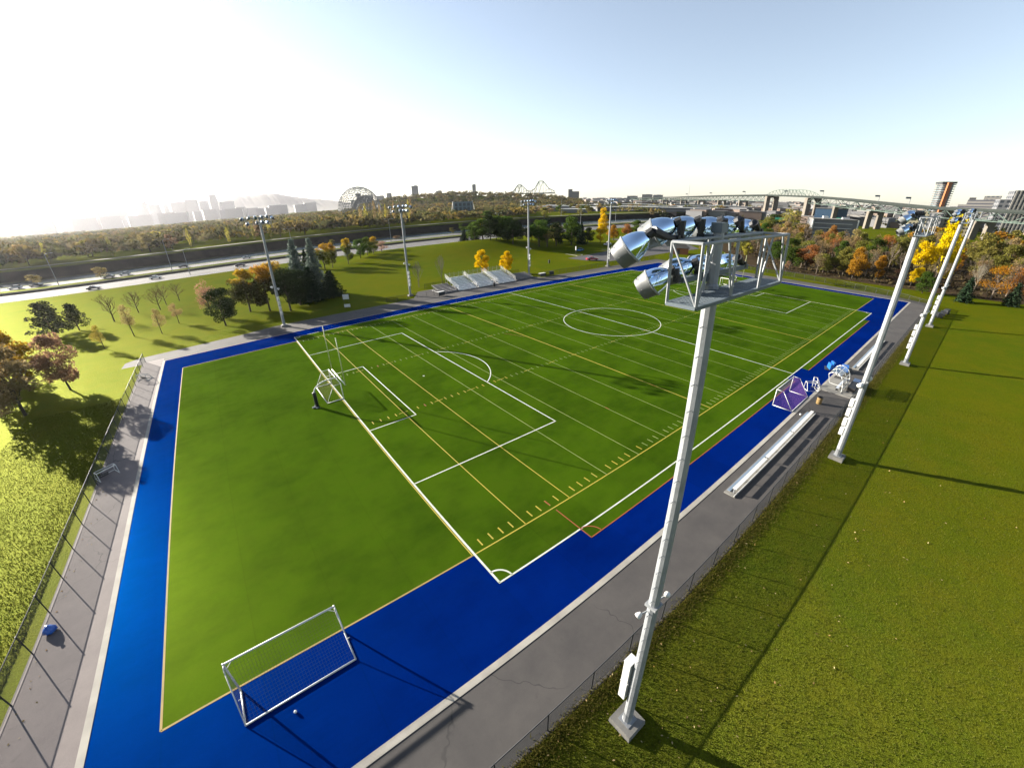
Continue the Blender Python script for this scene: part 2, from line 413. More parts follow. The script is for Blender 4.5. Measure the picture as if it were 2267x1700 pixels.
wm, nt, out = nodes('river_water'); wb = N(nt, 'ShaderNodeBsdfPrincipled', Roughness=.16); wb.inputs['Base Color'].default_value = (.035, .055, .07, 1)
nt.links.new(bumpn(nt, noise(nt, .6, 5, coord(nt), .6, (.5, 1.6, 1)), .35, .25), wb.inputs['Normal']); nt.links.new(wb.outputs[0], out.inputs[0])
struct(MB().quad((-900, 214, .03), (900, 214, .03), (900, 237.6, .03), (-900, 237.6, .03)).build('river', wm))
b = MB()
for a in np.linspace(-900, 690, 80):
    c = a + 20.2; ys = [237.3, 239.5, 241.5, 243.5, 246.2]
    for y0, y1 in zip(ys, ys[1:]): b.quad(*[(q, r, gzf(q, r) + .12) for q, r in ((a, y0), (c, y0), (c, y1), (a, y1))])
struct(b.build('embankment', G_brush))
band('gravel_path', -900, 680, 251, 256, .06, MAT('pale_gravel', (.36, .33, .29), (.28, .26, .22), .9, .2), 70)
mb = MB()
for x in np.arange(-700, 900, 20): mb.box((x + 10, 181.4, .45), (20, .5, .9))
tag(mb.build('median_barrier', MAT('weathered_concrete', (.16, .14, .125), (.11, .1, .09), .9, .4)), 'long low dark barrier wall between the two carriageways of the highway', 'barrier')
# ------------------------------------------------------------------ floodlight masts
def aim(d):
    """matrix taking +z to direction d"""
    return Vector(d).normalized().to_track_quat('Z', 'Y').to_matrix().to_4x4()
def floodlight(parent, x, y, z, d, arm_y, arm_z, detail):
    Mx = Matrix.Translation((x, y, z)) @ aim(d)
    n = 28 if detail else 12
    k = 1.06
    dome = [(r * k, z * k) for r, z in [(.0, -.43), (.05, -.42), (.115, -.375), (.18, -.295), (.23, -.2), (.262, -.1), (.28, 0)]]
    visor = [(r * k, z * k) for r, z in [(.285, 0), (.295, .03), (.285, .05), (.262, .18), (.235, .31)]]
    arm = MB()
    p = Mx @ Vector((0, 0, -.34)); q = Vector((max(-1.3, x * .97 + .18), arm_y + .02, arm_z + .04))
    mid = (p + q) / 2 + Vector((0, 0, -.02))
    p = Mx @ Vector((0, 0, -.56)); mid = (p + q) / 2 + Vector((0, 0, -.03)); arm.tube(Mx @ Vector((0, 0, -.44)), p, .11, 8, .10).tube(p, mid, .10, 8, .085).tube(mid, q, .075, 8, .05)
    arm.box((q.x, q.y, q.z), (.10, .14, .16))
    if not detail:
        b = MB(); b.lathe(dome, n, Mx); b.cur = 1; b.lathe(visor, n, Mx); b.cur = 2; b.v += []
        o = len(b.v); b.v += arm.v; b.f += [tuple(i + o for i in f) for f in arm.f]; b.m += [2] * len(arm.f)
        return b.build('floodlight', [CHROME, VISOR, BLACK], parent, True)
    f = MB().lathe(dome, n, Mx).build('floodlight', CHROME, parent, True)
    v = MB().lathe(visor, n, Mx); v.lathe([(.228 * k, .31 * k), (.252 * k, .18 * k), (.275 * k, .05 * k)], n, Mx)
    for i in range(6):
        t = i * 1.05; v.tube(Mx @ Vector((.29 * math.cos(t), .29 * math.sin(t), .24)), Mx @ Vector((.312 * math.cos(t), .312 * math.sin(t), .24)), .012, 6)
    v.build('visor', VISOR, f, True)
    MB().lathe([(r * k, z * k) for r, z in [(.28, -.012), (.305, -.006), (.308, .022), (.285, .035)]], n, Mx).build('rim', GALV, f)
    MB().lathe([(r * k, z * k) for r, z in [(.0, .05), (.15, .04), (.275, .015)]], n, Mx).build('lens', GLASS, f, True)
    arm.build('knuckle_arm', BLACK, f)
    return f
gm, nt, out = nodes('lamp_glass'); gb = N(nt, 'ShaderNodeBsdfPrincipled', Roughness=.05); gb.inputs['Base Color'].default_value = (.5, .55, .6, 1); gb.inputs['Metallic'].default_value = .6
nt.links.new(gb.outputs[0], out.inputs[0]); GLASS = gm

def mast(label, x, y, rz, lean, detail, group='floodlight masts round the pitch'):
    t = thing('floodlight_mast', label, 'floodlight mast', (x, y, gzf(x, y)), rz, group)
    t.rotation_euler = (lean[0], lean[1], rz)
    b = MB(); b.box((0, 0, .10), (1.25, 1.25, .5), .0, .93); b.build('concrete_footing', CONC, t)
    Ht = 21.35
    pk = 1.0 if detail else 1.28
    p = MB(); p.lathe([(r * pk, z) for r, z in [(.28, .3), (.28, .36), (.215, .42), (.205, 6), (.19, 12), (.17, 19.9), (.17, 20.15), (.13, 20.2), (.125, Ht)]], 10); p.lathe([(.125, Ht), (.0, Ht + .01)], 10)
    p.box((0, 0, .36), (.62, .62, .05))
    if detail:
        s = p
        for i in range(38):
            z = 5.5 + i * .38; s.tube((.18 if i % 2 else -.18, -.02, z), (.36 if i % 2 else -.36, -.02, z), .014, 5)
        MB().box((0, .0, Ht + .1), (.28, .26, .22)).build('junction_box', STEEL, t)
    p.build('pole', GALV, t)
    # service platform on the outer side
    zp = 20.05; x0, x1, y0, y1 = -2.05, 2.4, -.72, -.08
    b = MB()
    b.tube((x0, y0, zp), (x1, y0, zp), .05, 4).tube((x0, y1, zp), (x1, y1, zp), .05, 4)
    for xx in (x0, x1, -.3, .3): b.tube((xx, y0, zp), (xx, y1 + .3 if abs(xx) < 1 else y1, zp), .05, 4)
    n = 40 if detail else 8
    for i in range(n):
        xx = x0 + (x1 - x0) * (i + .5) / n; b.box((xx, (y0 + y1) / 2, zp + .03), ((x1 - x0) / n * (.5 if detail else 1), y1 - y0, .012))
    if detail:
        for i in range(7): b.box(((x0 + x1) / 2, y0 + (y1 - y0) * (i + .5) / 7, zp + .02), (x1 - x0, .025, .025))
    pl = b.build('platform', STEEL, t)
    r = MB(); zt = zp + 1.2
    for yy in (y0, y1): r.tube((x0, yy, zt), (x1, yy, zt), .032, 6)
    for xx in (x0, x1): r.tube((xx, y0, zt), (xx, y1, zt), .032, 6)
    for k in range(4):
        xx = x0 + (x1 - x0) * k / 3
        for yy in (y0, y1): r.tube((xx, yy, zp), (xx, yy, zt), .03, 6)
    for xx, s_ in ((x0, 1), (x0 + (x1 - x0) / 3, -1), (x0 + (x1 - x0) * 2 / 3, 1), (x1, -1)):
        r.tube((xx, y0, zp), (xx + s_ * .42, y0, zt), .024, 6)
        if abs(xx) > 1.5: r.tube((xx, y0, zp), (xx, y1, zt), .024, 6)
    r.build('guard_rail', GALV, t)
    for nm, zz, a, c in (('upper_crossarm', 21.2, -1.35, 3.2), ('lower_crossarm', 20.34, -.95, 2.5)):
        MB().box(((a + c) / 2, .26, zz), (c - a, .09, .12)).box((0, .16, zz), (.34, .2, .2)).build(nm, STEEL, t)
    up = [(-2.25, 21.07, -.62, -1.0), (-1.36, 21.36, -.5, -.55), (-.49, 21.37, -.35, -.55), (.68, 21.34, -.1, -.55), (1.8, 21.35, .3, -.5), (3.0, 21.26, .6, -.5)]
    lo = [(-1.35, 20.28, -.55, -.8), (-.42, 20.44, -.4, -.55), (.55, 20.44, .1, -.6), (2.2, 20.35, .5, -.6)]
    for xx, zz, ox, dz in up: floodlight(t, xx, .75, zz, (ox, 1, dz), .26, 21.2, detail)
    for xx, zz, ox, dz in lo: floodlight(t, xx, .75, zz, (ox, 1, dz), .26, 20.36, detail)
    # ballast boxes and a small bracket lamp lower down
    zs = [(2.75, 1.25), (4.15, 1.4)] if detail else [(2.9, .72), (3.85, .72), (4.85, .72), (5.8, .72)]
    for zz, hh in zs:
        bx = -.05
        q = 1 if detail else .78
        b = MB().box((bx, .40, zz), (.46 * q, .32, hh)); detail and b.box((bx, .40, zz + hh / 2 + .015), (.5 * q, .36, .03)); o = b.build('ballast_box', WHITE, t)
        MB().box((bx, .57, zz - hh * .25), (.22, .012, .10)).build('vent_slot', BLACK, o)
    z = 8.9 if detail else 8.0
    b = MB().box((0, 0, z), (.46, .46, .12)).tube((.2, 0, z), (.58, -.1, z + .1), .03, 6).tube((-.2, .1, z - .3), (-.5, .2, z - .35), .03, 6)
    o = b.build('lamp_bracket', GALV, t)
    for xx, yy, zz, d in ((.64, -.12, z + .1, (1, 0, -.8)), (-.56, .22, z - .36, (-1, .4, -.8))):
        MB().lathe([(0, -.17), (.07, -.15), (.12, 0), (.11, .05), (0, .04)], 12, Matrix.Translation((xx, yy, zz)) @ aim(d) @ Matrix.Scale(1 if detail else 2.0, 4)).build('bracket_lamp', WHITE, o, True)
    return t
mast('nearest grey floodlight mast standing on the grass bank, its mirrored lamps at eye level', -.05, -42.88, 0, (-.025, .0025), True)
m2 = mast('second white floodlight mast along the right fence, behind the long bench', 32.06, -42.74, 0, (-.008, 0), False)
for lb, x, y, rz in (('third white floodlight mast along the right fence, rising past the big yellow tree', 67.9, -43.0, 0), ('farthest white floodlight mast on the right grass, beside the dark equipment boxes', 98.06, -42.88, 0),
                     ('grey floodlight mast in the shade behind the far corner of the near goal line', -.17, 42.73, math.pi), ('grey floodlight mast beside the curved path, left of the bleachers', 30.7, 47.65, math.pi),
                     ('grey floodlight mast just right of the silver bleachers', 70.15, 48.36, math.pi), ('grey floodlight mast in front of the parking lot', 100.1, 42.46, math.pi)):
    dup(m2, (x, y, gzf(x, y)), rz, lb)
# ------------------------------------------------------------------ goals
def strands(b, p00, p10, p01, p11, nu, nv, r, sag=0.0):
    """net: crossing strands over a four-cornered patch"""
    P = [Vector(p) for p in (p00, p10, p01, p11)]
    f = lambda u, v: (P[0] * (1 - u) + P[1] * u) * (1 - v) + (P[2] * (1 - u) + P[3] * u) * v + Vector((0, 0, -sag * 16 * u * (1 - u) * v * (1 - v)))
    for i in range(nu + 1):
        for j in range(0, nv, 2): b.tube(f(i / nu, j / nv), f(i / nu, min(nv, j + 2) / nv), r, 3, cap=False)
    for j in range(nv + 1):
        for i in range(0, nu, 4): b.tube(f(i / nu, j / nv), f(min(nu, i + 4) / nu, j / nv), r, 3, cap=False)
NETW = MAT('white_net_cord', (.22, .20, .22), None, .9)
NETP = MAT('purple_net_cord', (.20, .08, .36), (.16, .07, .30), .9)
NETY = MAT('yellowed_net_cord', (.42, .36, .10), None, .9)
def soccer_goal(label, w, h, d0, d1, loc, rz, netmat, cell=.16, cord=.006, corner=True):
    """mouth in the plane y=0, facing -y; net runs back to +y"""
    t = thing('soccer_goal', label, 'soccer goal', loc, rz, 'portable soccer goals')
    r = .055
    MB().tube((-w / 2, 0, h), (w / 2, 0, h), r, 10).build('crossbar', WHITE, t, True)
    for s in (-1, 1):
        x = s * w / 2
        MB().tube((x, 0, 0), (x, 0, h + r), r, 10).build('post', WHITE, t, True)
        b = MB().path([(x, 0, h), (x, d0, h - .03), (x, d0 + .12, h - .2), (x, d1, .05)], .03, 6)
        if corner: b.tube((x, 0, h - .45), (x - s * .4, 0, h), .022, 5)
        b.build('back_stay', WHITE, t, True)
        MB().tube((x, 0, .04), (x, d1, .04), .045, 8).tube((x, .5, .04), (x + s * .16, .5, .04), .03, 5).build('side_bar', WHITE, t, True)
    MB().tube((-w / 2, d1, .05), (w / 2, d1, .05), .05, 8).build('ground_bar', WHITE, t, True)
    n = MB(); nu = int(w / cell); nd = max(2, int((d1) / cell)); nh = max(4, int(h / cell))
    strands(n, (-w / 2, d0, h - .03), (w / 2, d0, h - .03), (-w / 2, d1, .06), (w / 2, d1, .06), nu, nh, cord)
    if d0 > .15: strands(n, (-w / 2, 0, h), (w / 2, 0, h), (-w / 2, d0, h - .03), (w / 2, d0, h - .03), nu, max(1, int(d0 / cell)), cord)
    for s in (-1, 1):
        x = s * w / 2
        strands(n, (x, 0, h), (x, d0, h - .03), (x, 0, .05), (x, d1, .05), max(2, nd // 2), nh, cord)
    n.build('net', netmat, t)
    return t
soccer_goal('white soccer goal on the blue turf in the near corner, nearest to the viewer', 5.56, 2.44, .35, 1.95, (-12.0, -29.98, .012), math.pi, NETW, .15, .0045)
soccer_goal('white soccer goal with purple net at the edge of the blue border', 5.6, 2.05, .75, 2.15, (41.15, -34.32, .012), math.pi, NETP, .115, .009)
soccer_goal('white soccer goal standing inside the near football goalpost', 5.8, 2.05, .9, 2.05, (.1, 3.3, .014), math.pi / 2, NETY, .16, .0045, False)
soccer_goal('far white soccer goal beyond the platform of the nearest mast', 5.8, 2.05, .9, 2.05, (100.5, 0, .014), -math.pi / 2, NETY, .22, .006, False)

YPAINT = MAT('pale_yellow_paint', (.62, .66, .34), (.5, .56, .25), .5, 2)
def gooseneck(label, x, y, rz):
    """crossbar 3.05 m up over the goal line; post set back 3.2 m behind it"""
    t = thing('football_goalpost', label, 'football goalpost', (x, y, .012), rz, 'gooseneck football goalposts')
    pts = [(-3.2, 0, 1.9)] + [(-3.2 + 1.9 * (1 - math.cos(a)), 0, 1.75 + 1.3 * math.sin(a)) for a in np.linspace(.1, math.pi / 2, 9)] + [(0, 0, 3.05)]
    MB().tube((-3.2, 0, 0), (-3.2, 0, 1.9), .075, 10).path(pts, .075, 10).build('gooseneck_post', WHITE, t, True)
    MB().lathe([(0, 1.95), (.2, 1.95), (.22, 1.85), (.22, .12), (.17, .08)], 12, Matrix.Translation((-3.2, 0, 0))).build('post_pad', BLACK, t, True)
    MB().box((-3.25, .05, .07), (.35, 1.0, .12)).box((-3.45, 0, .1), (.7, .3, .1)).build('base_plate', STEEL, t)
    MB().tube((0, -2.95, 3.05), (0, 2.95, 3.05), .075, 10).build('crossbar', WHITE, t, True)
    for s in (-1, 1): MB().tube((0, s * 2.95, 3.05), (0, s * 2.95, 8.75), .05, 8).build('upright', YPAINT, t, True)
    return t
gp = gooseneck('gooseneck football goalpost with dark padded foot at the near goal line', 0, .3, 0)
dup(gp, (100.58, 0, .012), math.pi, 'gooseneck football goalpost at the far goal line, half hidden by the nearest mast')

# small practice goals / hurdle frames
def frame_goal(label, loc, rz, w=1.6, h=.95, d=1.15):
    t = thing('practice_goal', label, 'practice goal', loc, rz, 'small tipped practice goals')
    for s in (-1, 1): MB().path([(s * w / 2, 0, 0), (s * w / 2, 0, h), (s * w / 2, d * .45, h), (s * w / 2, d, .03), (s * w / 2, 0, .03)], .035, 6).build('side_frame', WHITE, t)
    MB().tube((-w / 2, 0, h), (w / 2, 0, h), .045, 8).build('crossbar', WHITE, t)
    MB().tube((-w / 2, d, .03), (w / 2, d, .03), .035, 6).build('ground_bar', WHITE, t); MB().tube((-w / 2, d * .45, h), (w / 2, d * .45, h), .03, 6).build('upper_back_bar', WHITE, t)
    n = MB(); strands(n, (-w / 2 + .1, d * .4, h * .55), (w * .1, d * .4, h * .5), (-w / 2 + .1, d * .7, .05), (w * .1, d * .7, .05), 8, 8, .014); n.build('bundled_net', BLACK, t)
    return t
f0 = frame_goal('small white practice goal lying by the left fence, nearer one in the tree shadow', (-23.75, -1.2, .01), .5)
dup(f0, (-23.65, 27.6, .01), -.6, 'small white practice goal on the left pavement near the far corner')
f1 = dup(f0, (46.9, -35.75, .02), 2.3, 'small white practice goal beside the purple net, left one of the pair', scale=(.85, .85, 1.0))
dup(f0, (48.3, -35.7, .02), 3.4, 'small white practice goal leaning next to the curved dugout', scale=(.8, .8, .95))

# ------------------------------------------------------------------ team benches, dugout, barrel, pads, boxes
PLANK = MAT('sky_tinted_plank', (.30, .40, .54), (.26, .36, .48), .5, 2)  # pale blue sky reflection painted in as base colour
def team_bench(label, x0, x1, y, groups):
    t = thing('team_bench', label, 'bench', (x0, y, 0), 0, 'long team benches on concrete strips')
    L = x1 - x0
    MB().prism([(0, -.5), (L, -.5), (L, .45), (0, .45)], 0, .09).build('concrete_strip', CONC, t)
    MB().box((L / 2, -.42, .12), (L, .05, .1)).build('kerb_angle', WHITE, t)
    g = (L - .6) / groups
    for k in range(groups):
        a = .3 + k * g
        MB().box((a + g / 2, .22, .15), (g - .12, .26, .04)).build('foot_plank', PLANK, t)
        for q in range(3):
            b = a + .12 + q * (g - .24) / 3
            MB().box((b + (g - .24) / 6, -.16, .49), ((g - .24) / 3 - .1, .32, .06)).build('seat', WHITE, t)
        for q in range(4):
            xx = a + .16 + q * (g - .32) / 3
            MB().box((xx, -.16, .27), (.05, .09, .38)).build('bench_leg', GALV, t)
    return t
team_bench('long team bench with white seats on a concrete strip, nearest along the right pavement', 19.2, 39.85, -38.12, 3)
team_bench('long team bench on a concrete strip, farther one beyond the blue pads', 59.3, 79.1, -38.22, 3)

t = thing('dugout_shelter', 'curved clear dugout shelter with white hoops on a concrete pad', 'dugout', (50.3, -37.9, 0), 0)
MB().prism([(-2.6, -2.6), (3.0, -2.6), (3.0, 1.05), (-2.6, 1.05)], 0, .08).build('concrete_pad', CONC, t)
arc = [(.8 - .15, 2.05 + .25)] + []
prof = [(.75 - 1.75 * (1 - math.cos(a)), .15 + 2.25 * math.sin(math.pi / 2 - a * .98)) for a in np.linspace(0, math.pi / 2, 10)]
prof = [(.8, 2.05), (.55, 2.3), (.2, 2.42), (-.2, 2.36), (-.6, 2.1), (-.9, 1.65), (-1.05, 1.1), (-1.12, .5), (-1.12, .08)]
for x in (-1.75, 0, 1.75):
    MB().path([(x, p, q) for p, q in prof], .045 if x else .03, 6).build('hoop', WHITE, t, True)
for x in (-1.75, 1.75): MB().path([(x, .8, 2.05), (x, .45, .95), (x, -.2, .9), (x, -1.1, .9)], .035, 6).build('side_rail', WHITE, t)
for p, q in (prof[0], prof[3], prof[5], prof[7]): MB().tube((-1.75, p, q), (1.75, p, q), .03, 6).build('cross_rail', WHITE, t)
pm, nt, out = nodes('clear_panel'); gl = N(nt, 'ShaderNodeBsdfGlossy', Roughness=.12); gl.inputs[0].default_value = (.75, .82, .88, 1); tr = N(nt, 'ShaderNodeBsdfTransparent'); ms = N(nt, 'ShaderNodeMixShader'); ms.inputs[0].default_value = .62
nt.links.new(gl.outputs[0], ms.inputs[1]); nt.links.new(tr.outputs[0], ms.inputs[2]); nt.links.new(ms.outputs[0], out.inputs[0])
b = MB()
for (p, q), (r, s) in zip(prof, prof[1:]): b.quad((-1.72, p, q), (1.72, p, q), (1.72, r, s), (-1.72, r, s))
b.build('clear_panel', pm, t, True)
MB().box((0, -.55, .46), (3.2, .34, .06)).box((0, -.75, .78), (3.2, .05, .3)).build('seat', ALU, t)
for x in (-1.4, 0, 1.4): MB().box((x, -.55, .26), (.06, .3, .38)).build('seat_leg', DARK, t)

t = thing('rubbish_barrel', 'tan cardboard coloured rubbish barrel standing on the asphalt by the right fence', 'barrel', (43.15, -37.95, 0))
TAN = MAT('tan_drum', (.46, .30, .11), (.38, .24, .09), .7, 2)
MB().lathe([(.29, 0), (.29, .02), (.30, .28), (.31, .3), (.30, .32), (.30, .58), (.31, .6), (.30, .62), (.29, .84)], 18).build('drum', TAN, t, True)
MB().lathe([(.29, .82), (.315, .83), (.315, .87), (.27, .87), (.27, .45), (0, .45)], 18).build('liner', BLACK, t, True)

PADB = MAT('blue_vinyl', (.02, .20, .72), (.02, .16, .6), .35, 2)
t = thing('blocking_sled', 'bright blue padded sled and tarp at the edge of the far bench', 'sled', (56.6, -36.2, .02), .3)
MB().box((-.2, .55, .55), (1.3, .5, .75), .25, .85).box((.1, .3, 1.02), (1.1, .25, .2), .25).build('upper_pad', PADB, t)
MB().box((.15, -1.25, .5), (1.2, 1.0, .85), -.1, .8).build('lower_pad', PADB, t)
MB().box((0, -.3, .08), (1.5, 3.0, .1)).tube((.5, -1.2, .15), (.5, 1.0, .15), .05).build('skid', DARK, t)
MB().box((.9, -1.9, .22), (.7, .6, .35), .2, .9).build('counterweight', CONC, t)
t = thing('equipment_box', 'dark low equipment box with a blue sheet beside the second mast', 'equipment box', (52.2, -39.75, 0), .02)
MB().box((-1.2, 0, .32), (2.7, .85, .6)).build('case', MAT('brown_grey_board', (.10, .085, .075), (.08, .07, .06), .8, 2), t)
MB().box((-1.2, 0, .64), (2.75, .9, .04)).build('lid', DARK, t)
MB().box((1.6, .1, .36), (1.5, .8, .05), .05).box((1.6, -.28, .2), (1.5, .05, .36)).build('blue_sheet', MAT('slate_blue_sheet', (.10, .17, .33), None, .5, 2), t)
MB().box((-2.9, -.3, .06), (.8, .9, .12)).build('paving_block', CONC, t)
def boxes(label, x, y, rz):
    t = thing('equipment_cart', label, 'cart', (x, y, gzf(x, y)), rz, 'dark carts by the farthest mast')
    MB().box((0, 0, .62), (1.5, .8, .8)).build('body', DARK, t); MB().box((0, 0, 1.05), (1.56, .86, .06)).build('lid', BLACK, t)
    for s in (-1, 1):
        for q in (-1, 1): MB().tube((s * .5, q * .36, .2), (s * .5, q * .44, .2), .2, 10).build('wheel', BLACK, t)
    return t
c0 = boxes('dark equipment cart on the grass, left one by the farthest mast', 108.6, -43.4, .3)
dup(c0, (111.4, -43.7, gzf(111, -43.7)), .1, 'dark equipment cart on the grass, middle one of three'); dup(c0, (114.2, -44.1, gzf(114, -44)), -.2, 'dark equipment cart on the grass, right one of three')
bm, bmat = MB(), MAT('blue_plastic_bag', (.03, .16, .75), (.10, .28, .85), .3, 6)
k = 14
prf = [(0, .0), (.22, .02), (.30, .15), (.28, .32), (.17, .44), (.06, .5), (.09, .58), (0, .56)]
for r, z in []: pass
bm.lathe(prf, k)
bm.v = [(x * (1 + .22 * math.sin(7 * math.atan2(y, x) + 9 * z)), y * (1 + .2 * math.cos(5 * math.atan2(y, x) + 13 * z)), z) for x, y, z in bm.v]
o = bm.build('rubbish_bag', bmat, None, True); o.location = (-24.3, -19.35, .0); tag(o, 'knotted bright blue rubbish bag lying by the left fence', 'bag')
def ball(label, x, y, r=.11):
    b = MB(); b.lathe([(r * math.sin(a), r - r * math.cos(a)) for a in np.linspace(0, math.pi, 9)], 12); o = b.build('ball', WHITE, None, True); o.location = (x, y, .015); tag(o, label, 'ball', 'loose white balls')
ball('white ball on the asphalt between purple goal and bench', 38.3, -37.42)
ball('white ball behind the nearest soccer goal', -12.6, -32.75, .08)
# notice boards on the shaded lawn
def board(label, x, y, z0, w, h):
    t = thing('notice_board', label, 'sign', (x, y, gzf(x, y)), -.55, 'blank notice boards')
    MB().box((0, 0, z0 + h / 2), (w, .05, h)).build('panel', WHITE, t)
    for s in (-1, 1): MB().tube((s * w * .4, .05, 0), (s * w * .4, .05, z0 + h), .035, 6).build('post', DARK, t)
board('white notice board on two posts in the shade of the spruces, upper one', 16.0, 53.0, .9, 1.5, 1.2)
board('low white notice board at the edge of the shaded pavement', 14.6, 47.4, .25, 1.4, .7)
t = thing('litter_bin', 'small black litter bin with lid alone on the lawn before the parking lot', 'bin', (90.0, 60.8, gzf(90, 60.8)))
MB().lathe([(.3, 0), (.34, .95), (0, .95)], 12).build('body', BLACK, t); MB().lathe([(.38, .95), (.36, 1.15), (0, 1.28)], 12).build('lid', BLACK, t)

# ------------------------------------------------------------------ fences
def fence(label, pts, h, mat, step=3.0, postmat=None, group='chain link fences'):
    postmat = postmat or DARK
    t = thing('chain_link_fence', label, 'fence', (pts[0][0], pts[0][1], 0), 0, group)
    ox, oy = pts[0]; mb = MB(); rb = MB(); bb = MB(); pm_ = None; npost = 0
    post = MB().tube((0, 0, 0), (0, 0, h + .06), .035, 6).mesh('post', postmat)
    for (xa, ya), (xb, yb) in zip(pts, pts[1:]):
        L = math.hypot(xb - xa, yb - ya); n = max(1, round(L / step))
        for i in range(n):
            u0, u1 = i / n, (i + 1) / n
            a = (xa + (xb - xa) * u0 - ox, ya + (yb - ya) * u0 - oy); c = (xa + (xb - xa) * u1 - ox, ya + (yb - ya) * u1 - oy)
            za, zc = gzf(a[0] + ox, a[1] + oy), gzf(c[0] + ox, c[1] + oy)
            mb.quad((*a, za + .04), (*c, zc + .04), (*c, zc + h), (*a, za + h)); rb.tube((*a, za + h), (*c, zc + h), .028, 6)
            bb.tube((*a, za + .06), (*c, zc + .06), .012, 4)
            if npost < 99: o = link('post', post, t); o.location = (*a, za); npost += 1
    o = link('post', post, t); o.location = (pts[-1][0] - ox, pts[-1][1] - oy, gzf(*pts[-1]))
    mb.build('wire_mesh', mat, t); rb.build('top_rail', postmat, t); bb.build('tension_wire', postmat, t)
    return t
fence('dark chain link fence along the right edge of the asphalt', [(-30, -40.75), (119.05, -40.75)], 1.62, CHAIN, 3.0)
fence('grey chain link fence along the left edge of the pavement', [(-25.0, -36), (-24.2, 38.2)], 1.6, CHAIN, 3.05)
fence('dark chain link fence behind the far end of the pitch', [(119.05, -40.75), (124.5, -34), (130.9, -18), (134.2, 0), (136, 20)], 1.5, CHAINB, 3.0)
fence('black chain link fence between the pitch and the parking lot lawn', [(72.5, 43.6), (128.5, 43.0)], 1.25, CHAINB, 3.0)
fence('black chain link fence on the slope behind the silver bleachers', [(37, 52.4), (69, 52.0)], 1.3, CHAINB, 3.0)
fence('short black fence beside the curved path left of the bleachers', [(23.4, 45.2), (28.4, 44.0), (33.5, 44.3), (36.6, 41.9)], 1.25, CHAINB, 2.4)

# ------------------------------------------------------------------ bleachers
def bleacher(label, x0, w, rows, y0=43.2, run=.78, rise=.245, zb=.45, rail=True, mat=None):
    mat = mat or ALU
    t = thing('bleacher', label, 'bleachers', (x0, y0, 0), 0, 'silver bleachers beside the pitch')
    for k in range(rows):
        y, z = k * run, zb + k * rise
        MB().box((w / 2, y + .2, z), (w, .28, .05)).build('seat_plank', mat, t)
        MB().box((w / 2, y - .16, z - .3), (w, .34, .04)).box((w / 2, y + .33, z - .16), (w, .03, .26)).build('foot_plank', mat, t)
    fr = MB(); yt_, zt = rows * run, zb + rows * rise
    for i in range(4):
        xx = .15 + (w - .3) * i / 3
        fr.tube((xx, 0, .06), (xx, yt_, zt - .2), .04, 5); fr.tube((xx, 0, .05), (xx, yt_, .05), .04, 5)
        for q in range(2, rows + 1, 2): fr.tube((xx, q * run, .05), (xx, q * run, zb + q * rise - .2), .035, 5)
    fr.build('frame', GALV, t)
    if rail:
        for s, xx in ((0, -.05), (1, w + .05)):
            r = MB()
            for dz in (.35, .62, .9, 1.15): r.tube((xx, .1, zb - .25 + dz), (xx, yt_, zt - .3 + dz), .026, 5)
            for q in range(0, rows + 1): r.tube((xx, q * run + .1, zb + q * rise - .3), (xx, q * run + .1, zb + q * rise + .87), .026, 5)
            r.build('side_guard_rail', WHITE, t)
        r = MB()
        for dz in (.4, .8, 1.1): r.tube((-.05, yt_, zt + dz - .3), (w + .05, yt_, zt + dz - .3), .026, 5)
        for i in range(5): r.tube((w * i / 4, yt_, 0), (w * i / 4, yt_, zt + 1.1), .035, 5)
        r.build('back_guard_rail', GALV, t)
    return t
bleacher('silver aluminium bleacher with pale guard rails, leftmost of the tall three', 42.4, 5.5, 9)
bleacher('silver aluminium bleacher with pale guard rails, middle of the tall three', 48.5, 5.6, 9)
bleacher('silver aluminium bleacher with pale guard rails, rightmost, below the yellow trees', 55.1, 5.8, 9)
OLDW = MAT('weathered_planks', (.42, .40, .40), (.34, .32, .32), .8, 2)
bleacher('low weathered grey bleacher left of the tall silver ones', 37.4, 4.6, 7, 43.4, .8, .17, .4, False, OLDW)
bleacher('low weathered grey bleacher right of the tall silver ones', 61.6, 6.5, 6, 43.9, .72, .15, .4, False, OLDW)
def cabin(label, x, y, rz, w, d, h, m1):
    t = thing('timing_table', label, 'table', (x, y, 0), rz, 'covered tables beside the bleachers')
    MB().box((0, 0, h), (w, d, .06)).build('table_top', m1, t)
    MB().box((0, -d / 2 + .02, h * .55), (w, .03, h * .8)).build('front_board', DARK, t)
    for sx in (-1, 1):
        for sy in (-1, 1): MB().tube((sx * w * .45, sy * d * .4, 0), (sx * w * .45, sy * d * .4, h), .03, 5).build('leg', DARK, t)
cabin('table with white board at the left end of the bleachers', 36.2, 41.6, .1, 1.8, .8, 1.1, WHITE)
cabin('table with white top right of the bleachers below the mast', 70.6, 42.8, 0, 2.2, .9, 1.1, WHITE)
cabin('dark covered table beside the mast right of the bleachers', 74.2, 42.9, 0, 1.8, .8, 1.2, DARK)
t = thing('litter_bin', 'black bin on the asphalt in front of the middle bleacher', 'bin', (52.2, 41.4, 0)); MB().lathe([(.28, 0), (.3, .9), (0, .9)], 10).build('body', BLACK, t); MB().lathe([(.33, .9), (.3, 1.02), (0, 1.08)], 10).build('lid', BLACK, t)
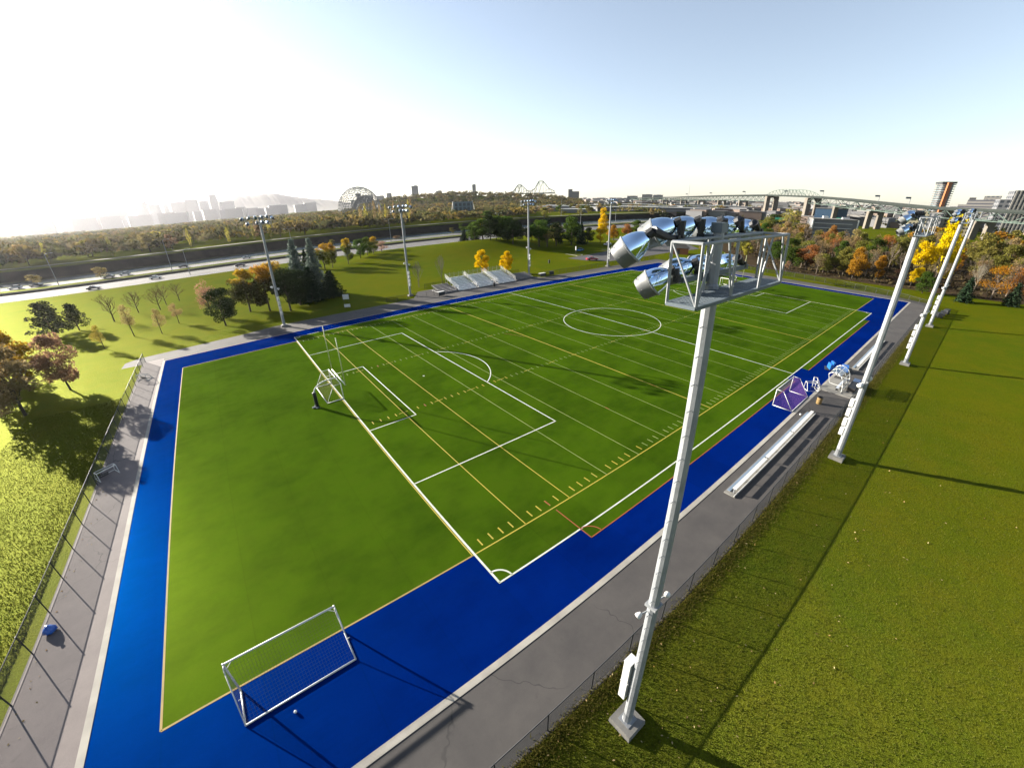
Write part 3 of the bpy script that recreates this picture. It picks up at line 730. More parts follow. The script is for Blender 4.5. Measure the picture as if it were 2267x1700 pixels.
# ------------------------------------------------------------------ trees
def leaf_mesh(name, pts, size, rng, mat, flat=0.0, tint=None):
    pts = np.asarray(pts, float); n = len(pts)
    a = rng.normal(size=(n, 3)); a[:, 2] *= (1 - flat); a /= np.linalg.norm(a, axis=1)[:, None]
    b = rng.normal(size=(n, 3)); b[:, 2] *= (1 - flat); b -= (b * a).sum(1)[:, None] * a; b /= np.linalg.norm(b, axis=1)[:, None]
    s = (size * rng.uniform(.55, 1.35, n))[:, None]
    v = np.stack([pts - a * s, pts - b * s * .55, pts + a * s, pts + b * s * .55], 1).reshape(-1, 3)
    me = bpy.data.meshes.new(name); f = np.arange(4 * n).reshape(n, 4)
    me.from_pydata(v.tolist(), [], f.tolist()); me.materials.append(mat)
    if tint is not None:
        at = me.attributes.new('tint', 'FLOAT_COLOR', 'FACE'); at.data.foreach_set('color', np.c_[tint, np.ones(n)].ravel())
    me.update(); return me
def blob_pts(rng, n, blobs):
    wts = np.array([b[1] ** 2 for b in blobs]); ks = rng.choice(len(blobs), n, p=wts / wts.sum())
    d = rng.normal(size=(n, 3)); d /= np.linalg.norm(d, axis=1)[:, None]
    c = np.array([b[0] for b in blobs])[ks]; r = np.array([b[1] for b in blobs])[ks]
    rr = r * (.45 + .65 * rng.random(n) ** .6); d[:, 2] *= .8
    return c + d * rr[:, None]
def branches(rng, b, p, d, L, r, depth, tips, up=.15, spread=.75, kids=(2, 4)):
    q = p + d * L; b.tube(p, q, r, 5 if depth > 2 else 3, r * .62, cap=False)
    if depth == 0: tips.append(q); return
    for _ in range(rng.integers(*kids)):
        nd = d + Vector(rng.normal(size=3) * spread) + Vector((0, 0, up)); nd.normalize()
        branches(rng, b, p + d * L * rng.uniform(.65, 1.0), nd, L * rng.uniform(.6, .85), max(.012, r * .58), depth - 1, tips, up, spread, kids)
MESH = {}
H0, W0 = 10.0, 7.0          # every prototype is 10 m tall and 7 m wide; things are scaled to their own size
def deciduous(key, seed, n, leaf, low=.22, wide=1.0, nb=17, sparse=0):
    rng = np.random.default_rng(seed); blobs = []
    for i in range(nb):
        t = rng.random(); z = H0 * (low + (.93 - low) * t); prof = math.sin(math.pi * min(1, .16 + .80 * t)) ** .7
        a = rng.uniform(0, 6.28); rad = W0 / 2 * prof * rng.uniform(.35, .78) * wide
        blobs.append(((rad * math.cos(a), rad * math.sin(a), z), W0 * rng.uniform(.12, .21)))
    blobs.append(((0, 0, H0 * .55), W0 * .22)); blobs.append(((.2, 0, H0 * .88), W0 * .14))
    crown = leaf_mesh('crown', blob_pts(rng, n, blobs), leaf, rng, L_rust)
    b = MB(); b.tube((0, 0, -.3), (.1, .05, H0 * low * 1.2), .2, 7, .15).tube((.1, .05, H0 * low * 1.2), (0, .1, H0 * .7), .15, 6, .05)
    for c, r in blobs[::2]:
        z0 = H0 * rng.uniform(low * .8, .5); b.tube((.05, .05, z0), c, .075, 4, .02, cap=False)
    if sparse:
        tips = []
        for c, r in blobs:
            branches(rng, b, Vector((0, 0, c[2] * .6)), (Vector(c) - Vector((0, 0, c[2] * .6))).normalized(), 1.3, .05, 3, tips, .15, .5, (2, 4))
    MESH[key] = (b.mesh('trunk', TWIG if sparse else BARK), crown)
def bare(key, seed, spread=.55, up=.2, depth=5, wide=1.0):
    rng = np.random.default_rng(seed); tr = MB(); tr.tube((0, 0, -.3), (.1, 0, 2.6), .2, 7, .15).tube((.1, 0, 2.6), (0, .1, 5.5), .14, 6, .07)
    b = MB(); tips = []
    for i in range(11):
        z = 2.0 + i * .36; a = i * 2.4 + rng.uniform(-.3, .3); d = Vector((math.cos(a) * wide, math.sin(a) * wide, .75 + i * .08)).normalized()
        branches(rng, b, Vector((.05, .03, z)), d, 2.1 - i * .06, .085, depth - 1 - (i % 3 == 2), tips, up, spread * .62, (2, 4))
    v = np.array([tuple(q) for q in b.v]); sc = H0 / v[:, 2].max(); sx = W0 / 2 / np.percentile(np.hypot(v[:, 0], v[:, 1]), 97)
    b.v = [(x * sx, y * sx, z * sc) for x, y, z in b.v]; tr.v = [(x, y, z * sc) for x, y, z in tr.v]
    MESH[key] = (tr.mesh('trunk', TWIG), b.mesh('crown', TWIG))
def spruce(key, seed, n=2600, leaf=.34, power=.85):
    rng = np.random.default_rng(seed); pts = []
    lay = 22
    for i in range(lay):
        t = i / lay; z0 = H0 * (.04 + .95 * t); R = W0 / 2 * (1 - t) ** power + .12
        nbr = int(6 + 9 * (1 - t))
        for k in range(nbr):
            a = 6.283 * (k + rng.random()) / nbr; L = R * rng.uniform(.7, 1.08); m = max(3, int(n / lay / nbr * (1.8 - 1.4 * t)))
            u = rng.random(m) ** .7
            for q in u: pts.append((L * q * math.cos(a) + rng.normal() * .12, L * q * math.sin(a) + rng.normal() * .12, z0 - .55 * q * q * R * .5 + rng.normal() * .07))
    b = MB().tube((0, 0, -.3), (0, 0, H0 * .97), .17, 6, .02)
    MESH[key] = (b.mesh('trunk', BARK), leaf_mesh('crown', pts, leaf, rng, L_rust, .45))
def pine(key, seed, n=2800, leaf=.27):
    rng = np.random.default_rng(seed); b = MB().tube((0, 0, -.3), (.2, 0, H0 * .9), .22, 7, .05); blobs = []
    for i in range(30):
        t = (i + 1) / 31; z = H0 * (.12 + .84 * t); a = i * 2.4 + rng.uniform(-.4, .4); r = W0 / 2 * (1.02 - .72 * t ** 1.4) * rng.uniform(.55, 1.0)
        c = (r * math.cos(a), r * math.sin(a), z); b.tube((.1, 0, z - .5), c, .07, 4, .02, cap=False)
        blobs.append((c, W0 * rng.uniform(.09, .16))); blobs.append(((c[0] * .55, c[1] * .55, z - .1), W0 * .10))
    p = blob_pts(rng, n, blobs); c = np.array([q[0] for q in blobs])
    MESH[key] = (b.mesh('trunk', BARK), leaf_mesh('crown', p, leaf, rng, L_rust, .3))
def poplar(key, seed, n=900, leaf=.4):
    rng = np.random.default_rng(seed); t = rng.random(n); a = rng.uniform(0, 6.28, n)
    r = W0 / 2 * np.sin(np.pi * (.08 + .9 * t)) ** .6 * rng.random(n) ** .5 * (.8 + .3 * np.sin(9 * t + a * 2))
    p = np.stack([r * np.cos(a), r * np.sin(a), H0 * (.06 + .94 * t)], 1); b = MB().tube((0, 0, -.3), (0, 0, H0 * .9), .2, 5, .03)
    MESH[key] = (b.mesh('trunk', BARK), leaf_mesh('crown', p, leaf, rng, L_rust))

L_rust = LEAF('rust_leaf', (.33, .14, .045), (.42, .20, .06))
L_brown = LEAF('brown_leaf', (.25, .17, .09), (.34, .24, .12))
L_orange = LEAF('orange_leaf', (.50, .19, .015), (.40, .14, .02))
L_amber = LEAF('amber_leaf', (.48, .26, .02), (.38, .20, .03))
L_gold = LEAF('golden_leaf', (.85, .62, .006), (.74, .52, .008), None, .5)
L_lemon = LEAF('lemon_leaf', (.46, .40, .06), (.36, .31, .06), None, .5)
L_olive = LEAF('olive_leaf', (.25, .225, .05), (.18, .18, .04))
L_green = LEAF('green_leaf', (.09, .145, .022), (.06, .10, .02))
L_dark = LEAF('dark_green_leaf', (.035, .055, .018), (.026, .042, .016), None, .3)
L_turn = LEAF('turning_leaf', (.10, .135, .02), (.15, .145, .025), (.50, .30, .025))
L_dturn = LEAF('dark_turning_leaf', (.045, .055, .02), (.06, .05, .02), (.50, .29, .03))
L_pink = LEAF('dusty_pink_leaf', (.42, .24, .15), (.33, .18, .12))
L_buff = LEAF('buff_leaf', (.42, .32, .13), (.33, .25, .11))
N_dark = LEAF('pine_needle', (.045, .05, .035), (.03, .038, .028), None, .15)
N_green = LEAF('spruce_needle', (.035, .06, .03), (.025, .045, .024), None, .15)
N_blue = LEAF('blue_spruce_needle', (.22, .27, .23), (.13, .17, .14), None, .35)

for i in range(4): deciduous('broad%d' % i, 20 + i, 4200, .21)
for i in range(2): deciduous('round%d' % i, 30 + i, 5200, .20, .16, 1.05, 22)
for i in range(3): deciduous('sparse%d' % i, 40 + i, 1300, .17, .2, 1.0, 15, 1)
for i in range(2): deciduous('young%d' % i, 50 + i, 1500, .20, .3, .9, 11)
for i in range(3): bare('bare%d' % i, 60 + i)
bare('vase0', 66, .4, .35, 5, .6)
for i in range(2): spruce('spruce%d' % i, 70 + i)
for i in range(2): pine('pine%d' % i, 80 + i)
for i in range(2): poplar('poplar%d' % i, 90 + i)
MESH_LOW = {}
for k in range(4):
    sv = L_rust; deciduous('far%d' % k, 100 + k, 520, .5, .15, 1.05, 12)
for k in range(2): poplar('farpoplar%d' % k, 110 + k, 220, .6)
NT = 0
def tree(key, mat, x, y, h, w, label, group=None, name=None, rz=None):
    global NT
    NT += 1
    tr, cr = MESH[key]
    nm = name or ('spruce_tree' if 'spruce' in key else 'pine_tree' if 'pine' in key else 'poplar_tree' if 'poplar' in key else 'bare_tree' if 'bare' in key or 'vase' in key else 'deciduous_tree')
    t = thing(nm, label, 'tree', (x, y, gzf(x, y)), rnd.uniform(0, 6.28) if rz is None else rz, group)
    t.scale = (w / W0, w / W0, h / H0)
    link('trunk', tr, t); c = link('crown', cr, t)
    if mat is not None:
        c.material_slots[0].link = 'OBJECT'; c.material_slots[0].material = mat
    return t
pick = lambda k, n: '%s%d' % (k, rnd.randrange(n))

# park on the left of the pitch
tree('pine0', N_dark, -45.0, 77.5, 8.0, 7.4, 'broad dark pine in the hazy left park, biggest one there')
tree('pine1', N_dark, -41.2, 80.3, 6.6, 5.0, 'smaller dark pine leaning against the broad pine on its right')
tree('bare0', TWIG2, -34.9, 83.5, 7.2, 6.6, 'leafless spreading tree right of the dark pines')
tree('bare1', TWIG2, -30.5, 90.5, 6.0, 5.5, 'faint leafless tree just behind the spreading leafless tree')
tree('bare1', TWIG2, -25.4, 89.2, 6.3, 5.4, 'reddish leafless tree, front one of the three near the highway')
tree('bare2', TWIG2, -24.4, 95.9, 6.2, 4.6, 'reddish leafless tree, middle one of the three near the highway')
tree('bare0', TWIG2, -21.3, 99.4, 5.6, 5.0, 'reddish leafless tree, rear one of the three near the highway')
tree('young0', L_buff, -28.3, 61.2, 7.2, 3.8, 'young buff yellow tree in the left park with a staked foot, tallest of the four')
tree('young1', L_buff, -23.0, 58.5, 5.7, 3.4, 'young buff yellow tree in the left park, second from the leafless trio')
tree('young0', L_buff, -20.1, 66.1, 5.0, 3.2, 'young buff yellow tree in the left park, rightmost and smallest crown')
tree('young1', L_lemon, -32.6, 55.2, 5.0, 2.9, 'low lemon coloured young tree in front of the dark pine')
tree('round0', L_pink, -33.2, 31.8, 8.9, 5.6, 'dusky autumn tree at the left edge, nearest to the tall fence')  # left-edge crowns coloured warmer to carry the orange of lens flare
tree('broad1', L_amber, -38.8, 36.1, 9.2, 5.8, 'tall amber tree at the left edge, behind the dusky one')
tree('broad2', L_orange, -40.5, 33.6, 8.8, 5.4, 'orange tree low at the left edge, casting the big shadow')
tree('broad0', L_orange, -45.5, 47.5, 8.4, 6.0, 'orange tree at the left edge, farthest back of that cluster')
tree('round1', L_brown, -36.4, 24.5, 9.6, 7.0, 'brown tree just outside the left edge over the big shadow')
tree('broad3', L_amber, -43, 41, 8.5, 5.5, 'amber tree wedged between the orange and tall amber trees at the left edge')
# clump by the corner of the pitch
tree('spruce0', N_blue, 8.6, 69, 15.8, 8.4, 'tall silvery spruce, left one of the pair above the shaded corner')
tree('spruce1', N_blue, 13.2, 70.5, 15.4, 7.8, 'tall silvery spruce, right one of the pair above the shaded corner')
tree('spruce0', N_green, 10.0, 62.5, 9.0, 9.0, 'broad green spruce at the foot of the silvery pair')
tree('spruce1', N_green, 15.5, 64.0, 7.0, 8.4, 'low spreading green spruce at the right end of the shaded clump')
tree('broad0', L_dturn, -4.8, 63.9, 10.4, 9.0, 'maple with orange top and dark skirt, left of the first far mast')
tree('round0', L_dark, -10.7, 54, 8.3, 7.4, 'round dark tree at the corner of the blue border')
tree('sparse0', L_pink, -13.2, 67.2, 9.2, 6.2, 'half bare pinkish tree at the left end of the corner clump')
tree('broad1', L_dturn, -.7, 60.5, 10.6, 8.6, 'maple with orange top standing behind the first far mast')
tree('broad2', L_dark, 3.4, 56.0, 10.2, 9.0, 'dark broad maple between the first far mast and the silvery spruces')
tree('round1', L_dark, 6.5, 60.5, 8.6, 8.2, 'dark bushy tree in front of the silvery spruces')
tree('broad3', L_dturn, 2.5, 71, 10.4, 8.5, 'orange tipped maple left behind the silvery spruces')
# row of maples by the highway
tree('broad2', L_turn, 25.6, 113.4, 9.9, 6.9, 'green and orange maple by the mound, leftmost of the row')
tree('broad0', L_turn, 29.2, 116.5, 9.4, 6.0, 'green and orange maple half behind the leftmost of the row')
tree('broad3', L_turn, 35.8, 117.5, 10.0, 6.0, 'green and orange maple with the brightest orange top, second of the row')
tree('round0', L_green, 43.1, 124.6, 7.8, 6.6, 'green maple in the middle of the row by the mound')
tree('round1', L_green, 47.2, 127.5, 7.6, 5.6, 'green maple close behind the middle one of the row')
tree('round1', L_turn, 51.9, 133.5, 7.2, 6.4, 'dark green maple with orange cap near the right end of the row')
tree('sparse1', L_pink, 60.5, 146.5, 5.6, 7.6, 'pinkish half bare shrub tree at the right end of the maple row')
tree('spruce1', N_blue, 45.5, 152, 6.0, 4.4, 'small blue spruce peeping over the maple row')
tree('spruce0', N_green, 21, 124, 8.0, 5.0, 'green spruce behind the leftmost maples')
tree('vase0', TWIG3, 37, 55.9, 7.2, 3.4, 'pale leafless sapling left of the bleachers')
tree('vase0', TWIG3, 43.8, 54.9, 8.2, 3.3, 'pale leafless sapling behind the leftmost tall bleacher', None, None, 2)
tree('broad1', L_gold, 59.0, 57.5, 7.6, 5.4, 'bright golden tree behind the bleachers, left one of two')
tree('broad0', L_gold, 66.7, 55.2, 6.9, 5.0, 'bright golden tree behind the bleachers, right one of two')
# dark wood behind the mound
WD = [(111, 153, 6.6, 7.5, 'spruce0', N_green, 'dark conifer at the left end of the dark wood'), (114, 147, 7.0, 8, 'spruce1', N_green, 'second dark conifer at the left end of the dark wood'),
      (99.5, 117, 9.6, 13, 'broad0', L_green, 'broad green tree at the left of the dark wood, lit top'), (107, 108, 10.6, 12, 'broad1', L_green, 'broad green tree second in the dark wood'),
      (104, 100, 9.6, 11, 'round0', L_dark, 'dark round tree in the dark wood behind the mast'), (113.8, 93.3, 11.6, 10.5, 'broad2', L_green, 'green tree in the middle of the dark wood'),
      (117.4, 92, 8.8, 10, 'sparse0', L_olive, 'greyish half bare tree in the middle of the dark wood'), (124, 93, 10.5, 9, 'round1', L_dark, 'dark tree on the far side of the blue car'),
      (135, 94, 13.2, 11.5, 'broad3', L_green, 'tall green tree near the right end of the dark wood'), (128, 97, 9.6, 9, 'sparse1', L_buff, 'buff half bare tree in the dark wood'),
      (142, 94, 10.8, 6.6, 'spruce1', N_green, 'dark pointed conifer at the right end of the dark wood'), (148, 95, 8.0, 7, 'round0', L_dark, 'low dark tree beside the golden tree')]
for x, y, h, w, k, m, lb in WD: tree(k, m, x, y, h, w, lb, 'dark wood behind the grassy mound')
for i in range(16):
    x = 96 + i * 3.6 + rnd.uniform(-1, 1); y = 106 + rnd.uniform(2, 28) - max(0, (i - 6)) * .6
    tree(pick('round', 2), rnd.choice((L_dark, L_green, N_green)), x, y, rnd.uniform(8, 11.5), rnd.uniform(7, 10), 'dark green tree deep inside the dark wood', 'dark wood behind the grassy mound')
tree('broad3', L_gold, 155.5, 93.4, 9.8, 6.8, 'golden tree by the fourth far mast, front one')
tree('broad1', L_gold, 205, 134, 15.6, 8.0, 'tall golden tree farther behind the fourth far mast')
tree('broad0', L_amber, 172, 98, 8.2, 8.2, 'orange tree right behind the parking lot'); tree('broad2', L_rust, 181, 96, 8.6, 8.0, 'rust red tree right behind the parking lot')
tree('round0', L_green, 189, 96, 10.5, 9.0, 'green tree above the topmost lamps of the nearest mast'); tree('broad1', L_gold, 196, 92, 7.5, 5.5, 'small golden tree seen between two lamps')
tree('broad2', L_orange, 204, 92, 8.0, 6.5, 'orange red tree seen above the lamps')
# treeline beyond the far fence
G3 = 'autumn treeline beyond the far fence'
FX = [('broad0', L_amber, 145, -19.1, 10.0, 7.0, 'amber tree with low skirt at the front of the treeline, largest amber one'), ('broad3', L_amber, 150.4, -24.6, 7.8, 4.2, 'slim amber tree at the front of the treeline left of the second mast'),
      ('young1', L_gold, 148.1, -33.4, 4.8, 2.9, 'small bright yellow tree at the front of the treeline between two masts'), ('round1', L_green, 139.5, -37.2, 5.6, 5.2, 'low green bushy tree right of the small yellow tree'),
      ('spruce0', N_green, 134.2, -45.8, 6.4, 4.4, 'dark green spruce on the lawn beside the farthest mast'), ('spruce1', N_green, 137.8, -53.9, 5.8, 4.0, 'dark green spruce on the lawn near the right edge'),
      ('sparse1', L_orange, 145.6, -50.5, 8.6, 7.4, 'glowing orange tree between the two spruces'), ('sparse2', L_orange, 148.5, -54.5, 8.8, 6.0, 'second glowing orange tree behind the right spruce'),
      ('vase0', TWIG3, 146.8, -46.8, 8.6, 3.6, 'pale leafless tree behind the left spruce'), ('broad1', L_gold, 160, -37.6, 19.5, 9.0, 'towering golden yellow tree, tallest of the treeline'), ('broad3', L_gold, 154.5, -33.2, 12.5, 7.5, 'golden yellow tree leaning on the towering one'),
      ('broad2', L_olive, 182, -46, 14.6, 11.0, 'big olive green tree right of the masts'), ('round0', L_olive, 178, -52, 12, 9, 'olive tree beside the big olive one'), ('young0', L_pink, 144, .2, 3.5, 2.9, 'small dusty pink tree at the left end of the treeline'),
      ('sparse0', L_brown, 146.5, -8.5, 7.4, 5.0, 'thin brown tree with a pale trunk at the front of the treeline'), ('sparse1', L_pink, 150, -29.5, 4.4, 4.0, 'low pinkish shrub tree below the slim amber tree')]
for k, m, x, y, h, w, lb in FX: tree(k, m, x, y, h, w, lb, G3)
KINDS = [('sparse', 3, L_brown, 'brown half bare tree inside the autumn treeline'), ('sparse', 3, L_rust, 'rust red half bare tree inside the autumn treeline'), ('broad', 4, L_olive, 'olive tree inside the autumn treeline'), ('bare', 3, TWIG, 'grey leafless tree inside the autumn treeline'),
         ('broad', 4, L_rust, 'rust red leafy tree inside the autumn treeline'), ('broad', 4, L_amber, 'amber leafy tree inside the autumn treeline'), ('broad', 4, L_buff, 'buff leafy tree inside the autumn treeline'), ('round', 2, L_green, 'green leafy tree inside the autumn treeline')]
WTS = [22, 12, 17, 17, 9, 6, 12, 5]
taken = [(f[2], f[3]) for f in FX]; cnt = 0; tries = 0
while cnt < 140 and tries < 4000:
    tries += 1
    x = 147 + 88 * rnd.random() ** 1.15; y = 42 - 150 * rnd.random()
    if y > 8 and x < 200 - (42 - y) * 1.2: continue
    if any((x - a) ** 2 + (y - b) ** 2 < 15 for a, b in taken): continue
    taken.append((x, y)); cnt += 1
    k, n, m, lb = rnd.choices(KINDS, WTS)[0]
    h = rnd.uniform(6.2, 9.5) + (x - 147) * .045
    tree(pick(k, n), m, x, y, h, rnd.uniform(5.5, 8.5), lb, G3)
# trees left of the treeline, seen behind the nearest mast
for x, y, h, w, k, m, lb in [(176, 30, 8, 8, 'broad0', L_olive, 'olive tree behind the platform of the nearest mast'), (185, 22, 9, 9, 'sparse0', L_brown, 'brown tree behind the platform of the nearest mast'), (168, 24, 5.5, 5, 'broad1', L_lemon, 'lemon tree behind the platform of the nearest mast'),
                              (315, 57.7, 19, 15, 'sparse2', L_lemon, 'tall pale yellow half bare tree left of the big bridge pier'), (300, 66, 12, 14, 'broad2', L_olive, 'olive tree at the foot of the tall pale yellow tree'), (230, 62, 9, 10, 'sparse1', L_buff, 'buff tree behind the brick hut'),
                              (162, 41, 5.6, 4.6, 'young1', L_buff, 'little buff tree right of the brick hut'), (156, 33, 6.4, 4.4, 'spruce0', N_green, 'dark spruce right of the brick hut'), (173, 14, 8, 6, 'pine1', N_dark, 'dark pine at the left end of the autumn treeline')]:
    tree(k, m, x, y, h, w, lb)
# ------------------------------------------------------------------ middle distance: parkland beyond the dike, one tree at a time
cam_xy = (-9.25, -46.75)
GP = 'parkland trees beyond the river'
PK = [(L_olive, 'olive parkland tree beyond the river dike'), (L_buff, 'buff parkland tree beyond the river dike'), (L_brown, 'brown parkland tree beyond the river dike'), (L_lemon, 'pale yellow parkland tree beyond the river dike'), (L_green, 'green parkland tree beyond the river dike')]
PW = [34, 24, 22, 8, 10]
n = 0
while n < 84:
    az = R_(rnd.uniform(58, 112)); D = 320 + 520 * rnd.random() ** 1.5
    x, y = cam_xy[0] + D * math.cos(az), cam_xy[1] + D * math.sin(az)
    if y < 266: continue
    m, lb = rnd.choices(PK, PW)[0]; n += 1
    tree(pick('far', 4), m, x, y, rnd.uniform(7, 11.5), rnd.uniform(8, 14), lb, GP)
for i, (x, y, h) in enumerate([(-88, 270, 15), (-60, 273, 15), (-20, 275, 16), (2, 270, 14), (18, 276, 15), (28, 272, 15), (52, 277, 14)]):
    tree('farpoplar%d' % (i % 2), (L_lemon, L_olive)[i % 3 == 1], x, y, h * .72, 3.0, 'slender yellow poplar along the river path', 'poplars along the river path')
for i in range(9):
    tree('farpoplar%d' % (i % 2), (L_buff, L_lemon, L_brown)[i % 3], 96 + i * 5.5 + rnd.uniform(-1, 1), 276 + rnd.uniform(-3, 12), rnd.uniform(15, 20), 3.2, 'tall thin poplar in the stand below the lattice dome', 'poplar stand below the lattice dome')
# plants on the dike side of the highway
for x, y, h, w, m in [(-57, 206, 5, 7, L_buff), (-82, 212, 4.5, 7, L_buff), (54, 213, 4, 5, L_olive), (150, 222, 6, 7, L_green), (166, 218, 8.5, 4.5, L_gold), (138, 215, 4, 6, L_olive), (95, 212.8, 2.2, 9, L_brown), (76, 212.8, 2.4, 10, L_brown)]:
    tree(pick('far', 4), m, x, y, h, w, 'low roadside shrub between highway and river', 'roadside shrubs along the river', 'roadside_shrub')
# right of the river bend: woods, parks, low buildings between the pitch and the bridge
GM = 'scattered trees before the long bridge'
n = 0
while n < 66:
    az = R_(rnd.uniform(13, 56)); D = 290 + 420 * rnd.random() ** 1.2
    x, y = cam_xy[0] + D * math.cos(az), cam_xy[1] + D * math.sin(az)
    if 130 < y < 240: continue
    m, lb = rnd.choices([(L_olive, 'olive tree on the flats before the bridge'), (L_buff, 'buff tree on the flats before the bridge'), (L_amber, 'amber tree on the flats before the bridge'), (L_brown, 'brown tree on the flats before the bridge'), (L_green, 'green tree on the flats before the bridge')], [30, 30, 9, 22, 14])[0]; n += 1
    tree(pick('far', 4), m, x, y, rnd.uniform(6, 9.5), rnd.uniform(9, 15), lb, GM)
for i in range(16):
    az = R_(rnd.uniform(-6, 9)); D = rnd.uniform(240, 400); x, y = cam_xy[0] + D * math.cos(az), cam_xy[1] + D * math.sin(az)
    m, lb = rnd.choice([(L_olive, 'olive tree between treeline and bridge ramp'), (L_buff, 'buff tree between treeline and bridge ramp'), (L_amber, 'amber tree between treeline and bridge ramp')])
    tree(pick('far', 4), m, x, y, rnd.uniform(7, 11), rnd.uniform(9, 14), lb, 'trees below the bridge ramp')

# far-off woods that read as one mass: hill island and river shores
def woods(name, spots, palette, per=46, seed=5):
    rng = np.random.default_rng(seed); P, T = [], []
    for x, y, h, w in spots:
        d = rng.normal(size=(per, 3)); d /= np.linalg.norm(d, axis=1)[:, None]; d[:, 2] = np.abs(d[:, 2]) * 1.1 - .25
        c = np.array([x, y, gzf(x, y) + h * .45]); r = np.array([w / 2, w / 2, h * .5])
        P.append(c + d * r * rng.uniform(.75, 1.05, (per, 1)))
        t = np.array(palette[rng.integers(len(palette))]) * rng.uniform(.7, 1.25); T.append(np.tile(t, (per, 1)))
    P = np.concatenate(P); T = np.concatenate(T)
    o = link(name, leaf_mesh(name, P, 1.75, rng, FOREST, 0, T)); o['kind'] = 'stuff'; return o
FOREST = LEAF('mixed_wood', (.12, .10, .04), (.15, .11, .05), None, .35, True)
PALH = [tuple(v * 1.35 for v in dim(c)) for c in ((.12, .13, .045), (.16, .15, .06), (.09, .10, .04), (.19, .15, .06), (.14, .12, .07), (.07, .085, .035), (.27, .21, .05))]
sp = []
for i in range(1500):
    az = R_(rnd.uniform(43, 72)); D = rnd.uniform(840, 1330); sp.append((cam_xy[0] + D * math.cos(az), cam_xy[1] + D * math.sin(az), rnd.uniform(8, 15), rnd.uniform(11, 17)))
woods('hill_woods', sp, PALH)
sp = []
for i in range(2300):
    az = R_(rnd.uniform(70, 116)); D = 325 + 1150 * rnd.random() ** 1.3; x, y = cam_xy[0] + D * math.cos(az), cam_xy[1] + D * math.sin(az)
    
    if y > 263: sp.append((x, y, rnd.uniform(7, 12), rnd.uniform(10, 18)))
for i in range(700):
    az = R_(rnd.uniform(50, 72)); D = 330 + 510 * rnd.random() ** 1.2
    if cam_xy[1] + D * math.sin(az) > 264: sp.append((cam_xy[0] + D * math.cos(az), cam_xy[1] + D * math.sin(az), rnd.uniform(6, 10), rnd.uniform(9, 15)))
woods('river_woods', sp, PALH, 34, 6)
sp = []
for i in range(1000):
    az = R_(rnd.uniform(-8, 52)); D = 520 + 1500 * rnd.random(); sp.append((cam_xy[0] + D * math.cos(az), cam_xy[1] + D * math.sin(az), rnd.uniform(5, 9), rnd.uniform(10, 20)))
woods('shore_woods', sp, PALH, 30, 7)

# scattered roofs of the far suburb, too many and too small to count
b = MB()
for i in range(900):
    az = R_(rnd.uniform(-10, 47)); D = 560 + 3600 * rnd.random() ** 1.5; x, y = cam_xy[0] + D * math.cos(az), cam_xy[1] + D * math.sin(az)
    s = 1 + D / 2500; hh = rnd.uniform(4, 9) * s; w_ = rnd.uniform(8, 26) * s; rz = rnd.uniform(-.6, .6) + az; b.cur = rnd.randrange(3)
    b.box((x, y, hh / 2), (12 * s, w_, hh), rz); b.cur = 2; b.box((x, y, hh + .2 * s), (12.6 * s, w_ + .6, .4 * s), rz)
o = b.build('distant_houses', [MAT('pale_render', (.32, .31, .29), None, .8, .02), MAT('warm_brick', (.33, .24, .19), None, .8, .02), MAT('slate_roofs', (.24, .24, .25), None, .8, .02)]); o['kind'] = 'stuff'

# undergrowth under the treeline
rng = np.random.default_rng(3); P = []
for i in range(5200):
    x = 143 + 80 * rng.random(); y = 42 - 150 * rng.random()
    if y > 8 and x < 190 - (42 - y): continue
    P.append((x, y, gzf(x, y) + rng.random() ** 2 * 1.8))
o = link('undergrowth', leaf_mesh('undergrowth', P, .55, rng, LEAF('undergrowth_leaf', (.085, .06, .03), (.06, .05, .025), None, .3))); o['kind'] = 'stuff'

# mountain far behind the city
b = MB(); prof = [(-1400, 5800, 90), (-900, 5880, 120), (-496, 5933, 162), (-187, 5950, 190), (145, 5951, 226), (391, 5940, 245), (626, 5920, 243), (797, 5899, 249), (1017, 5865, 196), (1203, 5829, 156), (1417, 5781, 128), (1610, 5730, 84), (2000, 5650, 45), (2700, 5500, 8)]
pp = []
for (x0, y0, z0), (x1, y1, z1) in zip(prof, prof[1:]):
    for k in range(12):
        u = k / 12; pp.append((x0 + (x1 - x0) * u, y0 + (y1 - y0) * u, z0 + (z1 - z0) * u + rnd.uniform(-4, 4)))
offs = [(-1500, 0), (-1000, .12), (-600, .42), (-300, .78), (-110, .96), (0, 1), (200, .9), (700, .0)]
vs = [(x, y + o, z * k + (rnd.uniform(-6, 6) if 0 < k < 1 else 0)) for x, y, z in pp for o, k in offs]; m_ = len(offs)
b.add(vs, [(i * m_ + j, (i + 1) * m_ + j, (i + 1) * m_ + j + 1, i * m_ + j + 1) for i in range(len(pp) - 1) for j in range(m_ - 1)])
struct(b.build('mountain', MAT('wooded_slope', (.09, .085, .05), (.06, .06, .04), .95, .01), None, True))

